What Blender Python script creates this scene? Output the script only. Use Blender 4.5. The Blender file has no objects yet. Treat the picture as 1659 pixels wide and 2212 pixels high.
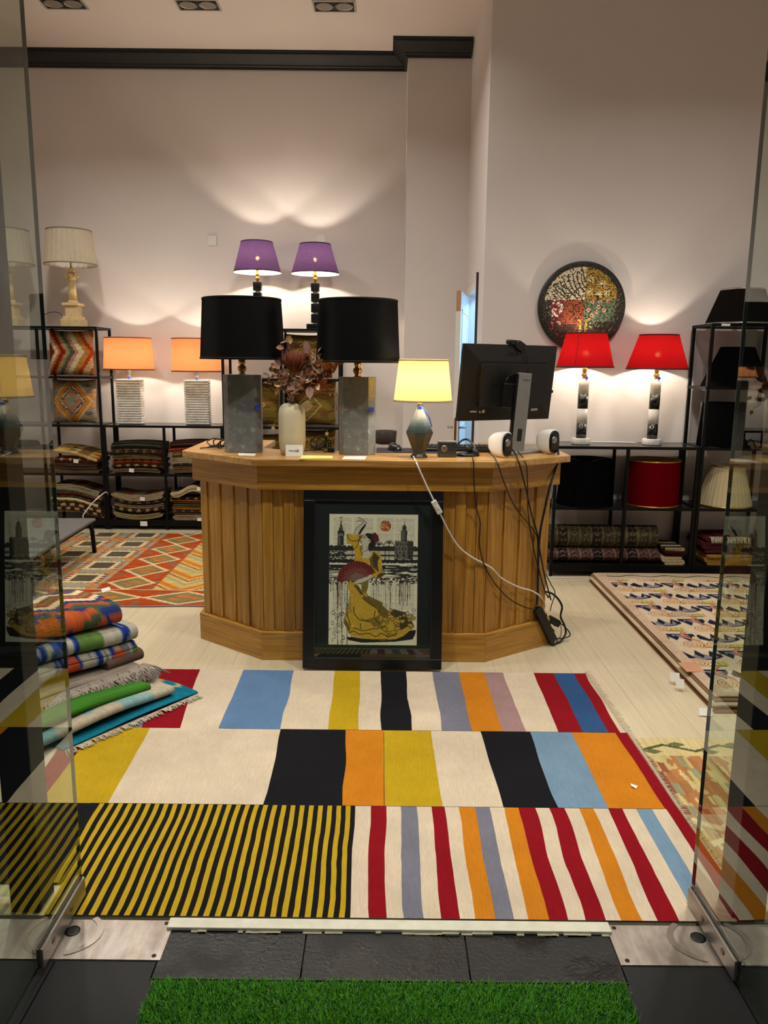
import bpy, math, random
import numpy as np
from mathutils import Vector, Matrix

sc = bpy.context.scene
COL = sc.collection
PI = math.pi

# ------------------------------------------------------------------ camera
FPX, PITCH, ROLL, CAMH = 1700.0, math.radians(10.5), math.radians(0.6), 1.5
FW = np.array([0, math.cos(PITCH), -math.sin(PITCH)])
_R0 = np.array([1.0, 0, 0]); _U0 = np.array([0, math.sin(PITCH), math.cos(PITCH)])
RT = math.cos(ROLL) * _R0 + math.sin(ROLL) * _U0
UP = -math.sin(ROLL) * _R0 + math.cos(ROLL) * _U0
CAM = np.array([0, 0, CAMH])
cam_data = bpy.data.cameras.new('camera')
cam = bpy.data.objects.new('camera', cam_data); COL.objects.link(cam)
cam_data.sensor_width = 36.0; cam_data.sensor_fit = 'AUTO'
cam_data.lens = FPX / 2212 * 36.0
cam_data.clip_start = 0.05
M = Matrix.Identity(4)
for i in range(3):
    M[i][0] = RT[i]; M[i][1] = UP[i]; M[i][2] = -FW[i]; M[i][3] = CAM[i]
cam.matrix_world = M
sc.camera = cam

def ray(x, y):
    return FW + (x - 829.5) / FPX * RT + (1106 - y) / FPX * UP
def F(x, y, z=0.0):                       # sight line through a picture point, met with a level plane
    d = ray(x, y); return CAM + d * ((z - CAMH) / d[2])
def P(x, y, Y):                           # the same, met with an upright plane at depth Y
    d = ray(x, y); return CAM + d * (Y / d[1])
def S(Y, Z=1.2):                          # metres per picture pixel at that place
    return (Y * math.cos(PITCH) - (Z - CAMH) * math.sin(PITCH)) / FPX

# ------------------------------------------------------------------ exposure, world, room lights
vs = sc.view_settings
sc.display_settings.display_device = 'sRGB'
vs.view_transform = 'Standard'; vs.look = 'None'; vs.gamma = 1.0; vs.exposure = 0.0
vs.use_curve_mapping = False
sc.cycles.use_denoising = True
sc.cycles.max_bounces = 10
sc.cycles.transparent_max_bounces = 16

w = bpy.data.worlds.new('night_street'); sc.world = w; w.use_nodes = True
w.node_tree.nodes['Background'].inputs[0].default_value = (0.010, 0.014, 0.022, 1)
w.node_tree.nodes['Background'].inputs[1].default_value = 1.0

CEIL = 4.2
def area(name, loc, size, power, color, rot=(0, 0, 0), spread=140):
    l = bpy.data.lights.new(name, 'AREA'); l.shape = 'DISK'; l.size = size
    l.energy = power; l.color = color; l.spread = math.radians(spread)
    o = bpy.data.objects.new(name, l); o.location = loc; o.rotation_euler = rot; COL.objects.link(o)
    return o
WARM = (1.0, 0.95, 0.87)
ROOM_W = 30
for (lx, ly, k) in ((-0.9, 2.35, 1.15), (1.2, 2.35, 1.3), (-1.9, 3.6, 0.8), (2.0, 3.8, 0.8), (-2.2, 5.4, 1.0), (-0.5, 5.5, 0.8)):
    area('ceiling_spot_light', (lx, ly, CEIL - 0.03), 0.22, ROOM_W * k, WARM)
area('porch_light', (0.55, 0.45, 3.0), 0.25, 15, (1.0, 0.95, 0.86))
area('back_office_light', (1.45, 6.75, 2.55), 0.5, 40, (0.36, 0.66, 1.0), spread=180)
BULB = (1.0, 0.87, 0.70)

# ------------------------------------------------------------------ helpers
def lin(c):
    c = np.asarray(c, float) / 255.0
    return np.where(c <= 0.04045, c / 12.92, ((c + 0.055) / 1.055) ** 2.4)
def L4(c):
    v = lin(c); return (float(v[0]), float(v[1]), float(v[2]), 1.0)

class NT:
    def __init__(s, name):
        s.m = bpy.data.materials.new(name); s.m.use_nodes = True
        s.t = s.m.node_tree; s.n = s.t.nodes; s.b = s.n['Principled BSDF']
        s.out = s.n['Material Output']
    def node(s, kind, **kw):
        n = s.n.new(kind)
        for k, v in kw.items():
            if k.startswith('in_'): n.inputs[k[3:].replace('_', ' ')].default_value = v
            else: setattr(n, k, v)
        return n
    def link(s, a, b): s.t.links.new(a, b)
    def coord(s, scale=(1, 1, 1), kind='Object'):
        tc = s.node('ShaderNodeTexCoord'); mp = s.node('ShaderNodeMapping')
        mp.inputs['Scale'].default_value = scale; s.link(tc.outputs[kind], mp.inputs[0]); return mp.outputs[0]
    def noise(s, scale, detail=4, vec=None, rough=0.6, dist=0.0):
        n = s.node('ShaderNodeTexNoise'); n.inputs['Scale'].default_value = scale; n.inputs['Detail'].default_value = detail
        n.inputs['Roughness'].default_value = rough; n.inputs['Distortion'].default_value = dist
        s.link(vec if vec is not None else s.coord(), n.inputs['Vector']); return n.outputs['Fac']
    def ramp(s, fac, stops):
        r = s.node('ShaderNodeValToRGB'); e = r.color_ramp.elements
        while len(e) < len(stops): e.new(0.5)
        for k, (p, c) in enumerate(stops):
            e[k].position = p; e[k].color = c if len(c) == 4 else L4(c)
        s.link(fac, r.inputs[0]); return r.outputs[0]
    def mixc(s, a, b, fac=1.0, mode='MULTIPLY'):
        m = s.node('ShaderNodeMix', data_type='RGBA', blend_type=mode)
        for v, k in ((fac, 0), (a, 6), (b, 7)):
            if hasattr(v, 'is_output'): s.link(v, m.inputs[k])
            else: m.inputs[k].default_value = v
        return m.outputs[2]
    def bump(s, h, strength=0.3, dist=0.002):
        b = s.node('ShaderNodeBump'); b.inputs['Strength'].default_value = strength; b.inputs['Distance'].default_value = dist
        s.link(h, b.inputs['Height']); s.link(b.outputs[0], s.b.inputs['Normal']); return b.outputs[0]
    def base(s, sock): s.link(sock, s.b.inputs['Base Color'])
    def set(s, **kw):
        for k, v in kw.items(): s.b.inputs[k.replace('_', ' ')].default_value = v

def mat(name, rgb, rough=0.6, metal=0.0, spec=0.5, var=0.06, vscale=30, bump=0.0, bscale=200, coat=0.0):
    t = NT(name); t.set(Roughness=rough, Metallic=metal)
    t.b.inputs['Specular IOR Level'].default_value = spec; t.b.inputs['Coat Weight'].default_value = coat
    c = lin(rgb)
    f = t.noise(vscale)
    lo = tuple(np.clip(c * (1 - var), 0, 1)) + (1,); hi = tuple(np.clip(c * (1 + var), 0, 1)) + (1,)
    t.base(t.ramp(f, [(0.3, lo), (0.7, hi)]))
    if bump: t.bump(t.noise(bscale, 2), bump)
    return t.m

def mat_cloth(name, scale=(140, 900, 140), amt=0.16, rough=0.95, wear=0.10):
    """woven wool: colour comes from the yarn (stored per vertex), the rib of the weave from noise"""
    t = NT(name); t.set(Roughness=rough); t.b.inputs['Specular IOR Level'].default_value = 0.12
    a = t.node('ShaderNodeVertexColor', layer_name='Col')
    n1 = t.noise(1.0, 3, t.coord(scale)); n2 = t.noise(6, 5)
    k1 = t.ramp(n1, [(0.25, (1 - amt,) * 3 + (1,)), (0.75, (1 + amt,) * 3 + (1,))])
    k2 = t.ramp(n2, [(0.3, (1 - wear,) * 3 + (1,)), (0.7, (1 + wear * .6,) * 3 + (1,))])
    t.base(t.mixc(t.mixc(a.outputs[0], k1), k2))
    t.bump(n1, 0.35, 0.002)
    return t.m

def mat_wood(name, axis, dark, light, scale=1.0, rough=0.42, coat=0.15):
    t = NT(name); t.set(Roughness=rough); t.b.inputs['Coat Weight'].default_value = coat; t.b.inputs['Coat Roughness'].default_value = 0.3
    sx = [34 * scale] * 3; sx[axis] = 1.6 * scale
    v = t.coord(tuple(sx)); n1 = t.noise(1.0, 5, v, 0.62, 1.2)
    sy = [220 * scale] * 3; sy[axis] = 5 * scale
    n2 = t.noise(1.0, 2, t.coord(tuple(sy)))
    sz = [5 * scale] * 3; sz[axis] = .5 * scale
    n3 = t.noise(1.0, 2, t.coord(tuple(sz)))
    mid = tuple((np.array(dark) + np.array(light)) / 2)
    c = t.ramp(n1, [(0.30, dark), (0.47, mid), (0.62, light), (0.8, mid)])
    c = t.mixc(c, t.ramp(n2, [(0.3, (0.82, 0.82, 0.82, 1)), (0.6, (1.04, 1.04, 1.04, 1))]))
    c = t.mixc(c, t.ramp(n3, [(0.3, (0.85, 0.84, 0.82, 1)), (0.7, (1.1, 1.1, 1.1, 1))]))
    t.base(c); t.bump(n1, 0.12, 0.002)
    return t.m

def mat_marble(name, base, vein, scale=9, rough=0.25, stretch=(1, 1, 1), lo=0.42, hi=0.62):
    t = NT(name); t.set(Roughness=rough)
    v = t.coord(stretch); n = t.noise(scale, 8, v, 0.65, 1.6); m = t.noise(scale * 3.1, 6, v, 0.7, 0.8)
    c = t.ramp(n, [(lo - .12, vein), (lo + .02, base), (hi, base), (hi + .18, vein)])
    c = t.mixc(c, t.ramp(m, [(0.3, (0.78, 0.78, 0.78, 1)), (0.7, (1.1, 1.1, 1.1, 1))]))
    t.base(c); return t.m

def mat_shade(name, outer, inner=(245, 238, 225), trans=(230, 150, 90), tfac=0.5, leak=0.0, weave=(500, 500, 260), amt=0.2):
    """lamp-shade fabric: coloured outside, pale lining, lets some light through"""
    t = NT(name); n = t.n; n.remove(t.b)
    g = t.node('ShaderNodeNewGeometry')
    nz = t.noise(1.0, 3, t.coord(weave)); k = t.ramp(nz, [(0.3, (1 - amt,) * 3 + (1,)), (0.7, (1 + amt,) * 3 + (1,))])
    oc = t.mixc(L4(outer), k); tcx = t.mixc(L4(trans), k)
    dc = t.node('ShaderNodeMix', data_type='RGBA'); t.link(g.outputs['Backfacing'], dc.inputs[0])
    t.link(oc, dc.inputs[6]); dc.inputs[7].default_value = L4(inner)
    d = t.node('ShaderNodeBsdfDiffuse'); t.link(dc.outputs[2], d.inputs[0])
    tr = t.node('ShaderNodeBsdfTranslucent'); t.link(tcx, tr.inputs[0])
    mx = t.node('ShaderNodeMixShader'); mx.inputs[0].default_value = tfac
    t.link(d.outputs[0], mx.inputs[1]); t.link(tr.outputs[0], mx.inputs[2]); last = mx.outputs[0]
    if leak:
        tp = t.node('ShaderNodeBsdfTransparent'); tp.inputs[0].default_value = (1.0, 0.55, 0.22, 1)
        m2 = t.node('ShaderNodeMixShader'); m2.inputs[0].default_value = leak
        t.link(last, m2.inputs[1]); t.link(tp.outputs[0], m2.inputs[2]); last = m2.outputs[0]
    t.link(last, t.out.inputs[0]); return t.m

def mat_glass(name, tint=(0.84, 0.89, 0.85), f0=0.045):
    """clear sheet: tinted see-through plus a mirror share that rises with the angle (Schlick), on the entry face only"""
    t = NT(name); t.n.remove(t.b)
    g = t.node('ShaderNodeNewGeometry')
    dt = t.node('ShaderNodeVectorMath', operation='DOT_PRODUCT'); t.link(g.outputs['Incoming'], dt.inputs[0]); t.link(g.outputs['Normal'], dt.inputs[1])
    ab = t.node('ShaderNodeMath', operation='ABSOLUTE'); t.link(dt.outputs['Value'], ab.inputs[0])
    om = t.node('ShaderNodeMath', operation='SUBTRACT'); om.inputs[0].default_value = 1.0; t.link(ab.outputs[0], om.inputs[1])
    pw = t.node('ShaderNodeMath', operation='POWER'); t.link(om.outputs[0], pw.inputs[0]); pw.inputs[1].default_value = 5
    ma = t.node('ShaderNodeMath', operation='MULTIPLY_ADD', use_clamp=True); t.link(pw.outputs[0], ma.inputs[0]); ma.inputs[1].default_value = 1.5; ma.inputs[2].default_value = f0 * 1.9
    fr = t.node('ShaderNodeMath', operation='SUBTRACT'); fr.inputs[0].default_value = 1.0; t.link(g.outputs['Backfacing'], fr.inputs[1])
    mu = t.node('ShaderNodeMath', operation='MULTIPLY'); t.link(ma.outputs[0], mu.inputs[0]); t.link(fr.outputs[0], mu.inputs[1])
    tp = t.node('ShaderNodeBsdfTransparent'); tp.inputs[0].default_value = tint + (1,)
    gl = t.node('ShaderNodeBsdfGlossy'); gl.inputs['Roughness'].default_value = 0.0; gl.inputs[0].default_value = (0.9, 0.95, 0.92, 1)
    mx = t.node('ShaderNodeMixShader'); t.link(mu.outputs[0], mx.inputs[0]); t.link(tp.outputs[0], mx.inputs[1]); t.link(gl.outputs[0], mx.inputs[2])
    t.link(mx.outputs[0], t.out.inputs[0]); return t.m

def mat_emit(name, rgb, strength):
    t = NT(name); t.set(Roughness=0.4); t.b.inputs['Emission Color'].default_value = tuple(rgb) + (1,)
    t.b.inputs['Emission Strength'].default_value = strength; return t.m

def finish(o, parent=None, label=None, cat=None, group=None, kind=None):
    COL.objects.link(o)
    if parent is not None: o.parent = parent
    tag(o, label, cat, group, kind); return o
def tag(o, label=None, cat=None, group=None, kind=None):
    for k, v in (('label', label), ('category', cat), ('group', group), ('kind', kind)):
        if v: o[k] = v
    return o
def root_loc(p):
    v = Vector((0, 0, 0))
    while p is not None: v = v + p.location; p = p.parent
    return v
def thing(name, label, cat, loc, group=None):
    o = bpy.data.objects.new(name, None); o.location = loc; o.empty_display_size = 0.05
    return finish(o, None, label, cat, group)

class MB:
    """collects shapes given in room coordinates and links them as ONE mesh object"""
    def __init__(s): s.v = []; s.f = []; s.mi = []; s.sm = []; s.c = []
    def add(s, verts, faces, m=0, smooth=False, c=None):
        o = len(s.v); verts = [tuple(map(float, v)) for v in verts]
        s.v += verts; s.f += [tuple(i + o for i in f) for f in faces]
        s.mi += [m] * len(faces); s.sm += [smooth] * len(faces)
        if c is None: cc = [(1, 1, 1)] * len(verts)
        elif np.ndim(c) == 1: cc = [tuple(c)] * len(verts)
        else: cc = [tuple(q) for q in c]
        s.c += cc; return s
    def box(s, x0, x1, y0, y1, z0, z1, m=0, c=None, X=None):
        v = [Vector((x, y, z)) for z in (z0, z1) for y in (y0, y1) for x in (x0, x1)]
        if X is not None: v = [X @ q for q in v]
        return s.add(v, [(0, 2, 3, 1), (4, 5, 7, 6), (0, 1, 5, 4), (1, 3, 7, 5), (3, 2, 6, 7), (2, 0, 4, 6)], m, False, c)
    def prism(s, poly, z0, z1, m=0, c=None, X=None):
        n = len(poly)
        a = sum(poly[i][0] * poly[(i + 1) % n][1] - poly[(i + 1) % n][0] * poly[i][1] for i in range(n))
        if a < 0: poly = poly[::-1]
        v = [Vector((p[0], p[1], z0)) for p in poly] + [Vector((p[0], p[1], z1)) for p in poly]
        if X is not None: v = [X @ q for q in v]
        f = [tuple(range(n - 1, -1, -1)), tuple(range(n, 2 * n))] + [(i, (i + 1) % n, (i + 1) % n + n, i + n) for i in range(n)]
        return s.add(v, f, m, False, c)
    def lathe(s, prof, o=(0, 0, 0), n=40, m=0, smooth=True, capb=True, capt=True, X=None, c=None, rf=None):
        v = []
        for (r, z) in prof:
            for k in range(n):
                a = 2 * PI * k / n + PI / n; rr = r * (rf(a, z) if rf else 1)
                q = Vector((rr * math.cos(a), rr * math.sin(a), z))
                q = X @ q if X is not None else q + Vector(o)
                v.append(q)
        f = [(i * n + k, i * n + (k + 1) % n, (i + 1) * n + (k + 1) % n, (i + 1) * n + k) for i in range(len(prof) - 1) for k in range(n)]
        s.add(v, f, m, smooth, c)
        b = len(s.v) - len(v)
        if capb: s.f.append(tuple(b + k for k in range(n - 1, -1, -1))); s.mi.append(m); s.sm.append(False)
        if capt: s.f.append(tuple(b + (len(prof) - 1) * n + k for k in range(n))); s.mi.append(m); s.sm.append(False)
        return s
    def tube(s, pts, r, n=8, m=0, c=None):
        pts = [Vector(p) for p in pts]; rings = []; up = Vector((0, 0, 1))
        rs = r if hasattr(r, '__len__') else [r] * len(pts)
        for i, p in enumerate(pts):
            d = (pts[min(i + 1, len(pts) - 1)] - pts[max(i - 1, 0)])
            d = d.normalized() if d.length > 1e-9 else Vector((0, 0, 1))
            u = d.cross(up)
            if u.length < 0.05: u = d.cross(Vector((0, 1, 0)))
            u.normalize(); w_ = u.cross(d)
            if rings and u.dot(lastu) < 0: u = -u; w_ = -w_
            lastu = u
            rings.append([p + (u * math.cos(2 * PI * k / n) + w_ * math.sin(2 * PI * k / n)) * rs[i] for k in range(n)])
        v = [q for rg in rings for q in rg]
        f = [(i * n + k, i * n + (k + 1) % n, (i + 1) * n + (k + 1) % n, (i + 1) * n + k) for i in range(len(pts) - 1) for k in range(n)]
        f += [tuple(range(n - 1, -1, -1)), tuple((len(pts) - 1) * n + k for k in range(n))]
        return s.add(v, f, m, True, c)
    def build(s, name, mats, parent=None, bevel=0.0, label=None, cat=None, group=None, kind=None, col=False, solid=0.0):
        off = root_loc(parent)
        me = bpy.data.meshes.new(name)
        me.from_pydata([(x - off[0], y - off[1], z - off[2]) for (x, y, z) in s.v], [], s.f)
        mats = mats if isinstance(mats, (list, tuple)) else [mats]
        for mm in mats: me.materials.append(mm)
        me.polygons.foreach_set('material_index', s.mi); me.polygons.foreach_set('use_smooth', s.sm)
        if col:
            a = me.color_attributes.new('Col', 'FLOAT_COLOR', 'POINT')
            a.data.foreach_set('color', np.hstack([np.array(s.c), np.ones((len(s.c), 1))]).astype(np.float32).ravel())
        me.update()
        o = bpy.data.objects.new(name, me)
        if bevel:
            b = o.modifiers.new('bevel', 'BEVEL'); b.width = bevel; b.segments = 2; b.limit_method = 'ANGLE'; b.angle_limit = math.radians(40)
        if solid:
            q = o.modifiers.new('solid', 'SOLIDIFY'); q.thickness = solid; q.offset = -1
        return finish(o, parent, label, cat, group, kind)

def grid_obj(name, V, C, m, parent=None, smooth=True, solid=0.0, **tags):
    """V (ny,nx,3) room coordinates, C (ny,nx,3) linear colours"""
    ny, nx = V.shape[:2]; off = root_loc(parent)
    idx = np.arange(ny * nx).reshape(ny, nx)
    q = np.stack([idx[:-1, :-1], idx[:-1, 1:], idx[1:, 1:], idx[1:, :-1]], -1).reshape(-1, 4)
    me = bpy.data.meshes.new(name)
    me.vertices.add(ny * nx); me.vertices.foreach_set('co', (V.reshape(-1, 3) - np.array(off)).astype(np.float32).ravel())
    me.loops.add(q.size); me.loops.foreach_set('vertex_index', q.astype(np.int32).ravel())
    me.polygons.add(len(q)); me.polygons.foreach_set('loop_start', np.arange(0, q.size, 4, dtype=np.int32))
    me.polygons.foreach_set('use_smooth', np.full(len(q), smooth))
    me.update(calc_edges=True)
    a = me.color_attributes.new('Col', 'FLOAT_COLOR', 'POINT')
    a.data.foreach_set('color', np.concatenate([C.reshape(-1, 3), np.ones((ny * nx, 1))], 1).astype(np.float32).ravel())
    me.materials.append(m); me.validate()
    o = bpy.data.objects.new(name, me)
    if solid:
        s_ = o.modifiers.new('solid', 'SOLIDIFY'); s_.thickness = solid; s_.offset = -1
    return finish(o, parent, **tags)

def spline(pts, n=10):
    p = [np.array(q, float) for q in pts]; p = [2 * p[0] - p[1]] + p + [2 * p[-1] - p[-2]]; out = []
    for i in range(1, len(p) - 2):
        for k in range(n):
            t = k / n; a, b, c, d = p[i - 1:i + 3]
            out.append(0.5 * ((2 * b) + (c - a) * t + (2 * a - 5 * b + 4 * c - d) * t * t + (3 * b - a - 3 * c + d) * t ** 3))
    out.append(p[-2]); return out
def hsh(a, b=0, k=0):
    v = np.sin(np.asarray(a) * 127.1 + np.asarray(b) * 311.7 + k * 74.7) * 43758.5453
    return v - np.floor(v)
def vnoise(x, y, k=0):
    x = np.asarray(x, float); y = np.asarray(y, float); xi = np.floor(x); yi = np.floor(y); fx = x - xi; fy = y - yi
    fx = fx * fx * (3 - 2 * fx); fy = fy * fy * (3 - 2 * fy)
    return (hsh(xi, yi, k) * (1 - fx) * (1 - fy) + hsh(xi + 1, yi, k) * fx * (1 - fy) + hsh(xi, yi + 1, k) * (1 - fx) * fy + hsh(xi + 1, yi + 1, k) * fx * fy)
def lettering(name, text, size, matrix, m, parent, depth=0.0003, align='CENTER'):
    cu = bpy.data.curves.new(name, 'FONT'); cu.body = text; cu.size = size; cu.align_x = align; cu.align_y = 'CENTER'; cu.extrude = depth
    cu.materials.append(m)
    o = bpy.data.objects.new(name, cu); COL.objects.link(o)
    if parent is not None:
        matrix = Matrix.Translation(-root_loc(parent)) @ matrix
    bpy.context.view_layer.update()
    me = bpy.data.meshes.new_from_object(o.evaluated_get(bpy.context.evaluated_depsgraph_get()))
    bpy.data.objects.remove(o)
    o = bpy.data.objects.new(name, me); COL.objects.link(o); o.parent = parent; o.matrix_basis = matrix
    return o

# ------------------------------------------------------------------ materials
M_wall = mat('painted_plaster', (222, 214, 211), 0.85, var=0.015, vscale=3, bump=0.05, bscale=60)
M_ceil = mat('painted_ceiling', (222, 210, 203), 0.9, var=0.01, vscale=3)
M_white = mat('white_paint', (228, 226, 220), 0.5, var=0.02)
M_blackpaint = mat('black_moulding_paint', (16, 16, 16), 0.55, var=0.1)
M_blackmetal = mat('black_powder_coat', (6, 6, 7), 0.5, var=0.1, spec=0.2)
M_darkglass = mat('smoked_shelf_glass', (30, 29, 30), 0.22, var=0.05, spec=0.6)
M_blackshade = mat('black_shade_cotton', (10, 10, 11), 0.8, var=0.15, vscale=300, spec=0.3)
M_sheenshade = mat('black_shade_card', (12, 12, 12), 0.42, var=0.15, vscale=300, spec=0.4, bump=0.3, bscale=500)
M_blackplastic = mat('black_plastic', (10, 10, 11), 0.35, var=0.08)
M_softblack = mat('black_rubber', (14, 14, 15), 0.6, var=0.08)
M_whiteplastic = mat('white_plastic', (225, 225, 220), 0.35, var=0.02)
M_silver = mat('brushed_metal', (165, 160, 155), 0.35, metal=0.9, var=0.06)
M_greymetal = mat('grey_satin_plastic', (142, 140, 136), 0.4, metal=0.3, var=0.03)
M_brass = mat('brass', (196, 150, 70), 0.25, metal=1.0, var=0.05)
M_bronze = mat('aged_brass', (196, 156, 104), 0.28, metal=1.0, var=0.05)
M_gold = mat('gold_trim', (190, 150, 80), 0.3, metal=0.8)
M_paper = mat('paper', (236, 233, 224), 0.8, var=0.02)
M_yellowpaper = mat('yellow_paper', (240, 226, 120), 0.8, var=0.03)
M_ink = mat('black_ink', (12, 12, 12), 0.7)
M_blueplastic = mat('blue_sticker', (40, 70, 210), 0.5)
M_cloth = mat_cloth('woven_wool')
M_clothfine = mat_cloth('woven_wool_fine', (400, 400, 400), 0.18)
M_clothx = mat_cloth('woven_wool_ribbed', (900, 30, 200), 0.2)
M_oakv = mat_wood('oak_upright_grain', 2, (146, 98, 28), (190, 140, 52))
M_oakh = mat_wood('oak_long_grain', 0, (152, 104, 32), (198, 148, 60))
M_oaktop = mat_wood('oak_top', 0, (168, 120, 54), (210, 164, 94), rough=0.32)
M_greymarble = mat_marble('grey_marble', (120, 123, 121), (188, 188, 182), 11, 0.28, lo=.40, hi=.58)
M_ribmarble = mat_marble('ribbed_white_marble', (228, 222, 212), (176, 172, 166), 8, 0.45)
M_whitemarble = mat_marble('white_marble', (226, 220, 212), (196, 190, 182), 10, 0.35)
M_blackmarble = mat_marble('black_marble', (22, 24, 26), (110, 112, 114), 9, 0.2, lo=0.36, hi=0.66)
M_alabaster = mat_marble('alabaster', (232, 206, 150), (205, 176, 116), 9, 0.45)
M_glass = mat_glass('door_glass')
M_pglass = mat_glass('picture_glass', (0.97, 0.98, 0.97), 0.03)
M_bulb = mat_emit('lit_bulb', BULB, 1500)
# ------------------------------------------------------------------ room shell
def struct(name, mb, mats, bevel=0.0, parent=None):
    return mb.build(name, mats, parent, bevel, kind=None if parent else 'structure')

# whitewashed boards running into the shop
t = NT('whitewashed_boards'); t.set(Roughness=0.42); t.b.inputs['Specular IOR Level'].default_value = 0.4
tc = t.coord((1, 1, 1)); sep = t.node('ShaderNodeSeparateXYZ'); t.link(tc, sep.inputs[0])
com = t.node('ShaderNodeCombineXYZ'); t.link(sep.outputs[1], com.inputs[0]); t.link(sep.outputs[0], com.inputs[1])
br = t.node('ShaderNodeTexBrick'); t.link(com.outputs[0], br.inputs['Vector'])
br.inputs['Color1'].default_value = L4((206, 193, 162)); br.inputs['Color2'].default_value = L4((201, 187, 156)); br.inputs['Mortar'].default_value = L4((184, 169, 138))
br.inputs['Scale'].default_value = 1.0; br.inputs['Mortar Size'].default_value = 0.0022; br.inputs['Brick Width'].default_value = 1.5; br.inputs['Row Height'].default_value = 0.19
gr = t.noise(1.0, 5, t.coord((60, 2.2, 60)), 0.6, 0.6)
c = t.mixc(br.outputs[0], t.ramp(gr, [(0.3, (0.9, 0.88, 0.85, 1)), (0.65, (1.03, 1.03, 1.03, 1))]))
sp = t.noise(40, 3); c = t.mixc(c, t.ramp(sp, [(0.24, (0.72, 0.68, 0.6, 1)), (0.3, (1, 1, 1, 1))]))
t.base(c); t.bump(gr, 0.06)
M_floor = t.m
struct('floor', MB().box(-4.2, 3.7, 1.93, 7.6, -0.10, 0.0), M_floor)

# black stone tiles at the entrance
t = NT('black_stone_tile'); t.b.inputs['Specular IOR Level'].default_value = 0.5
n1 = t.noise(5, 5); n2 = t.noise(90, 4)
t.base(t.ramp(n1, [(0.3, (9, 9, 9)), (0.7, (20, 20, 18))]))
rr = t.ramp(n1, [(0.42, (0.25, 0.25, 0.25, 1)), (0.6, (0.65, 0.65, 0.65, 1))]); t.link(rr, t.b.inputs['Roughness'])
t.bump(n2, 0.5, 0.004); M_tile = t.m
t = NT('black_stone_matt'); t.set(Roughness=0.7); n1 = t.noise(120, 4)
t.base(t.ramp(n1, [(0.3, (9, 9, 10)), (0.7, (17, 17, 18))])); t.bump(n1, 0.2, 0.002); M_tile2 = t.m
ext = MB()
for x0, x1 in ((-0.565, -0.198), (-0.194, 0.226), (0.230, 0.615)):
    ext.box(x0, x1, 1.708, 1.874, -0.1, 0.0, 0)
for x0, x1, y0, y1 in ((-1.6, -0.83, 0.4, 1.766), (-0.826, -0.570, 0.4, 1.766), (0.62, 0.885, 0.4, 1.766), (0.889, 1.6, 0.4, 1.766), (-0.570, 0.62, 0.4, 1.704)):
    ext.box(x0, x1, y0, y1, -0.1, -0.002, 1)
ext.box(-1.6, -1.145, 1.766, 1.93, -0.1, -0.002, 1); ext.box(1.205, 1.6, 1.766, 1.93, -0.1, -0.002, 1)
ext.box(-1.2, 1.25, 1.76, 1.93, -0.11, -0.011, 1)
ext.box(-4.2, -1.6, 0.4, 1.93, -0.1, -0.002, 1); ext.box(1.6, 3.7, 0.4, 1.93, -0.1, -0.002, 1)
ext.box(-4.2, 3.7, -6, 0.4, -0.1, -0.002, 1)
struct('floor_entrance', ext, [M_tile, M_tile2])

struct('ceiling', MB().box(-4.3, 3.8, 1.93, 7.8, CEIL, CEIL + 0.1), M_ceil)
struct('wall_back', MB().box(-4.3, 0.9, 7.6, 7.7, 0, CEIL), M_wall)
struct('wall_left', MB().box(-4.3, -4.2, 1.93, 7.6, 0, CEIL), M_wall)
struct('wall_pillar', MB().box(0.165, 0.715, 7.28, 7.6, 0, CEIL), M_wall)
DX = 0.712
sw = MB().box(DX, DX + 0.10, 5.97, 6.36, 0, CEIL).box(DX, DX + 0.10, 6.96, 7.28, 0, CEIL).box(DX, DX + 0.10, 6.36, 6.96, 2.10, CEIL)
struct('wall_doorway', sw, M_wall)
struct('wall_right', MB().box(DX + .10, 3.8, 5.97, 6.07, 0, CEIL), M_wall)
struct('wall_side', MB().box(3.7, 3.8, 1.93, 5.97, 0, CEIL), M_wall)
# small office behind the doorway
M_office = mat('office_paint', (214, 218, 222), 0.8, var=0.01)
struct('wall_office', MB().box(2.2, 2.3, 6.07, 7.6, 0, 2.7).box(DX + .10, 2.2, 7.5, 7.6, 0, 2.7).box(DX + .10, 2.3, 6.07, 7.6, 2.7, 2.8), M_office)
struct('floor_office', MB().box(DX, 2.2, 6.07, 7.6, -0.05, 0.0), M_floor)
# shop front: dark metal mullions, head and fixed panes
M_mullion = mat('anthracite_metal', (34, 35, 34), 0.45, metal=0.2, var=0.05)
mu = MB()
mu.box(-1.022, -0.938, 1.94, 2.03, 0, CEIL); mu.box(0.975, 1.068, 1.94, 2.03, 0, CEIL)
mu.box(-4.2, 3.7, 1.94, 2.03, 2.55, 2.67)
struct('wall_front', mu, M_mullion, 0.003)
struct('window_1', MB().box(-4.19, -1.022, 1.98, 1.99, 0.02, 2.55), M_glass)
struct('window_2', MB().box(1.068, 3.69, 1.98, 1.99, 0.02, 2.55), M_glass)
struct('window_3', MB().box(-4.19, 3.69, 1.98, 1.99, 2.67, CEIL), M_glass)

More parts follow.
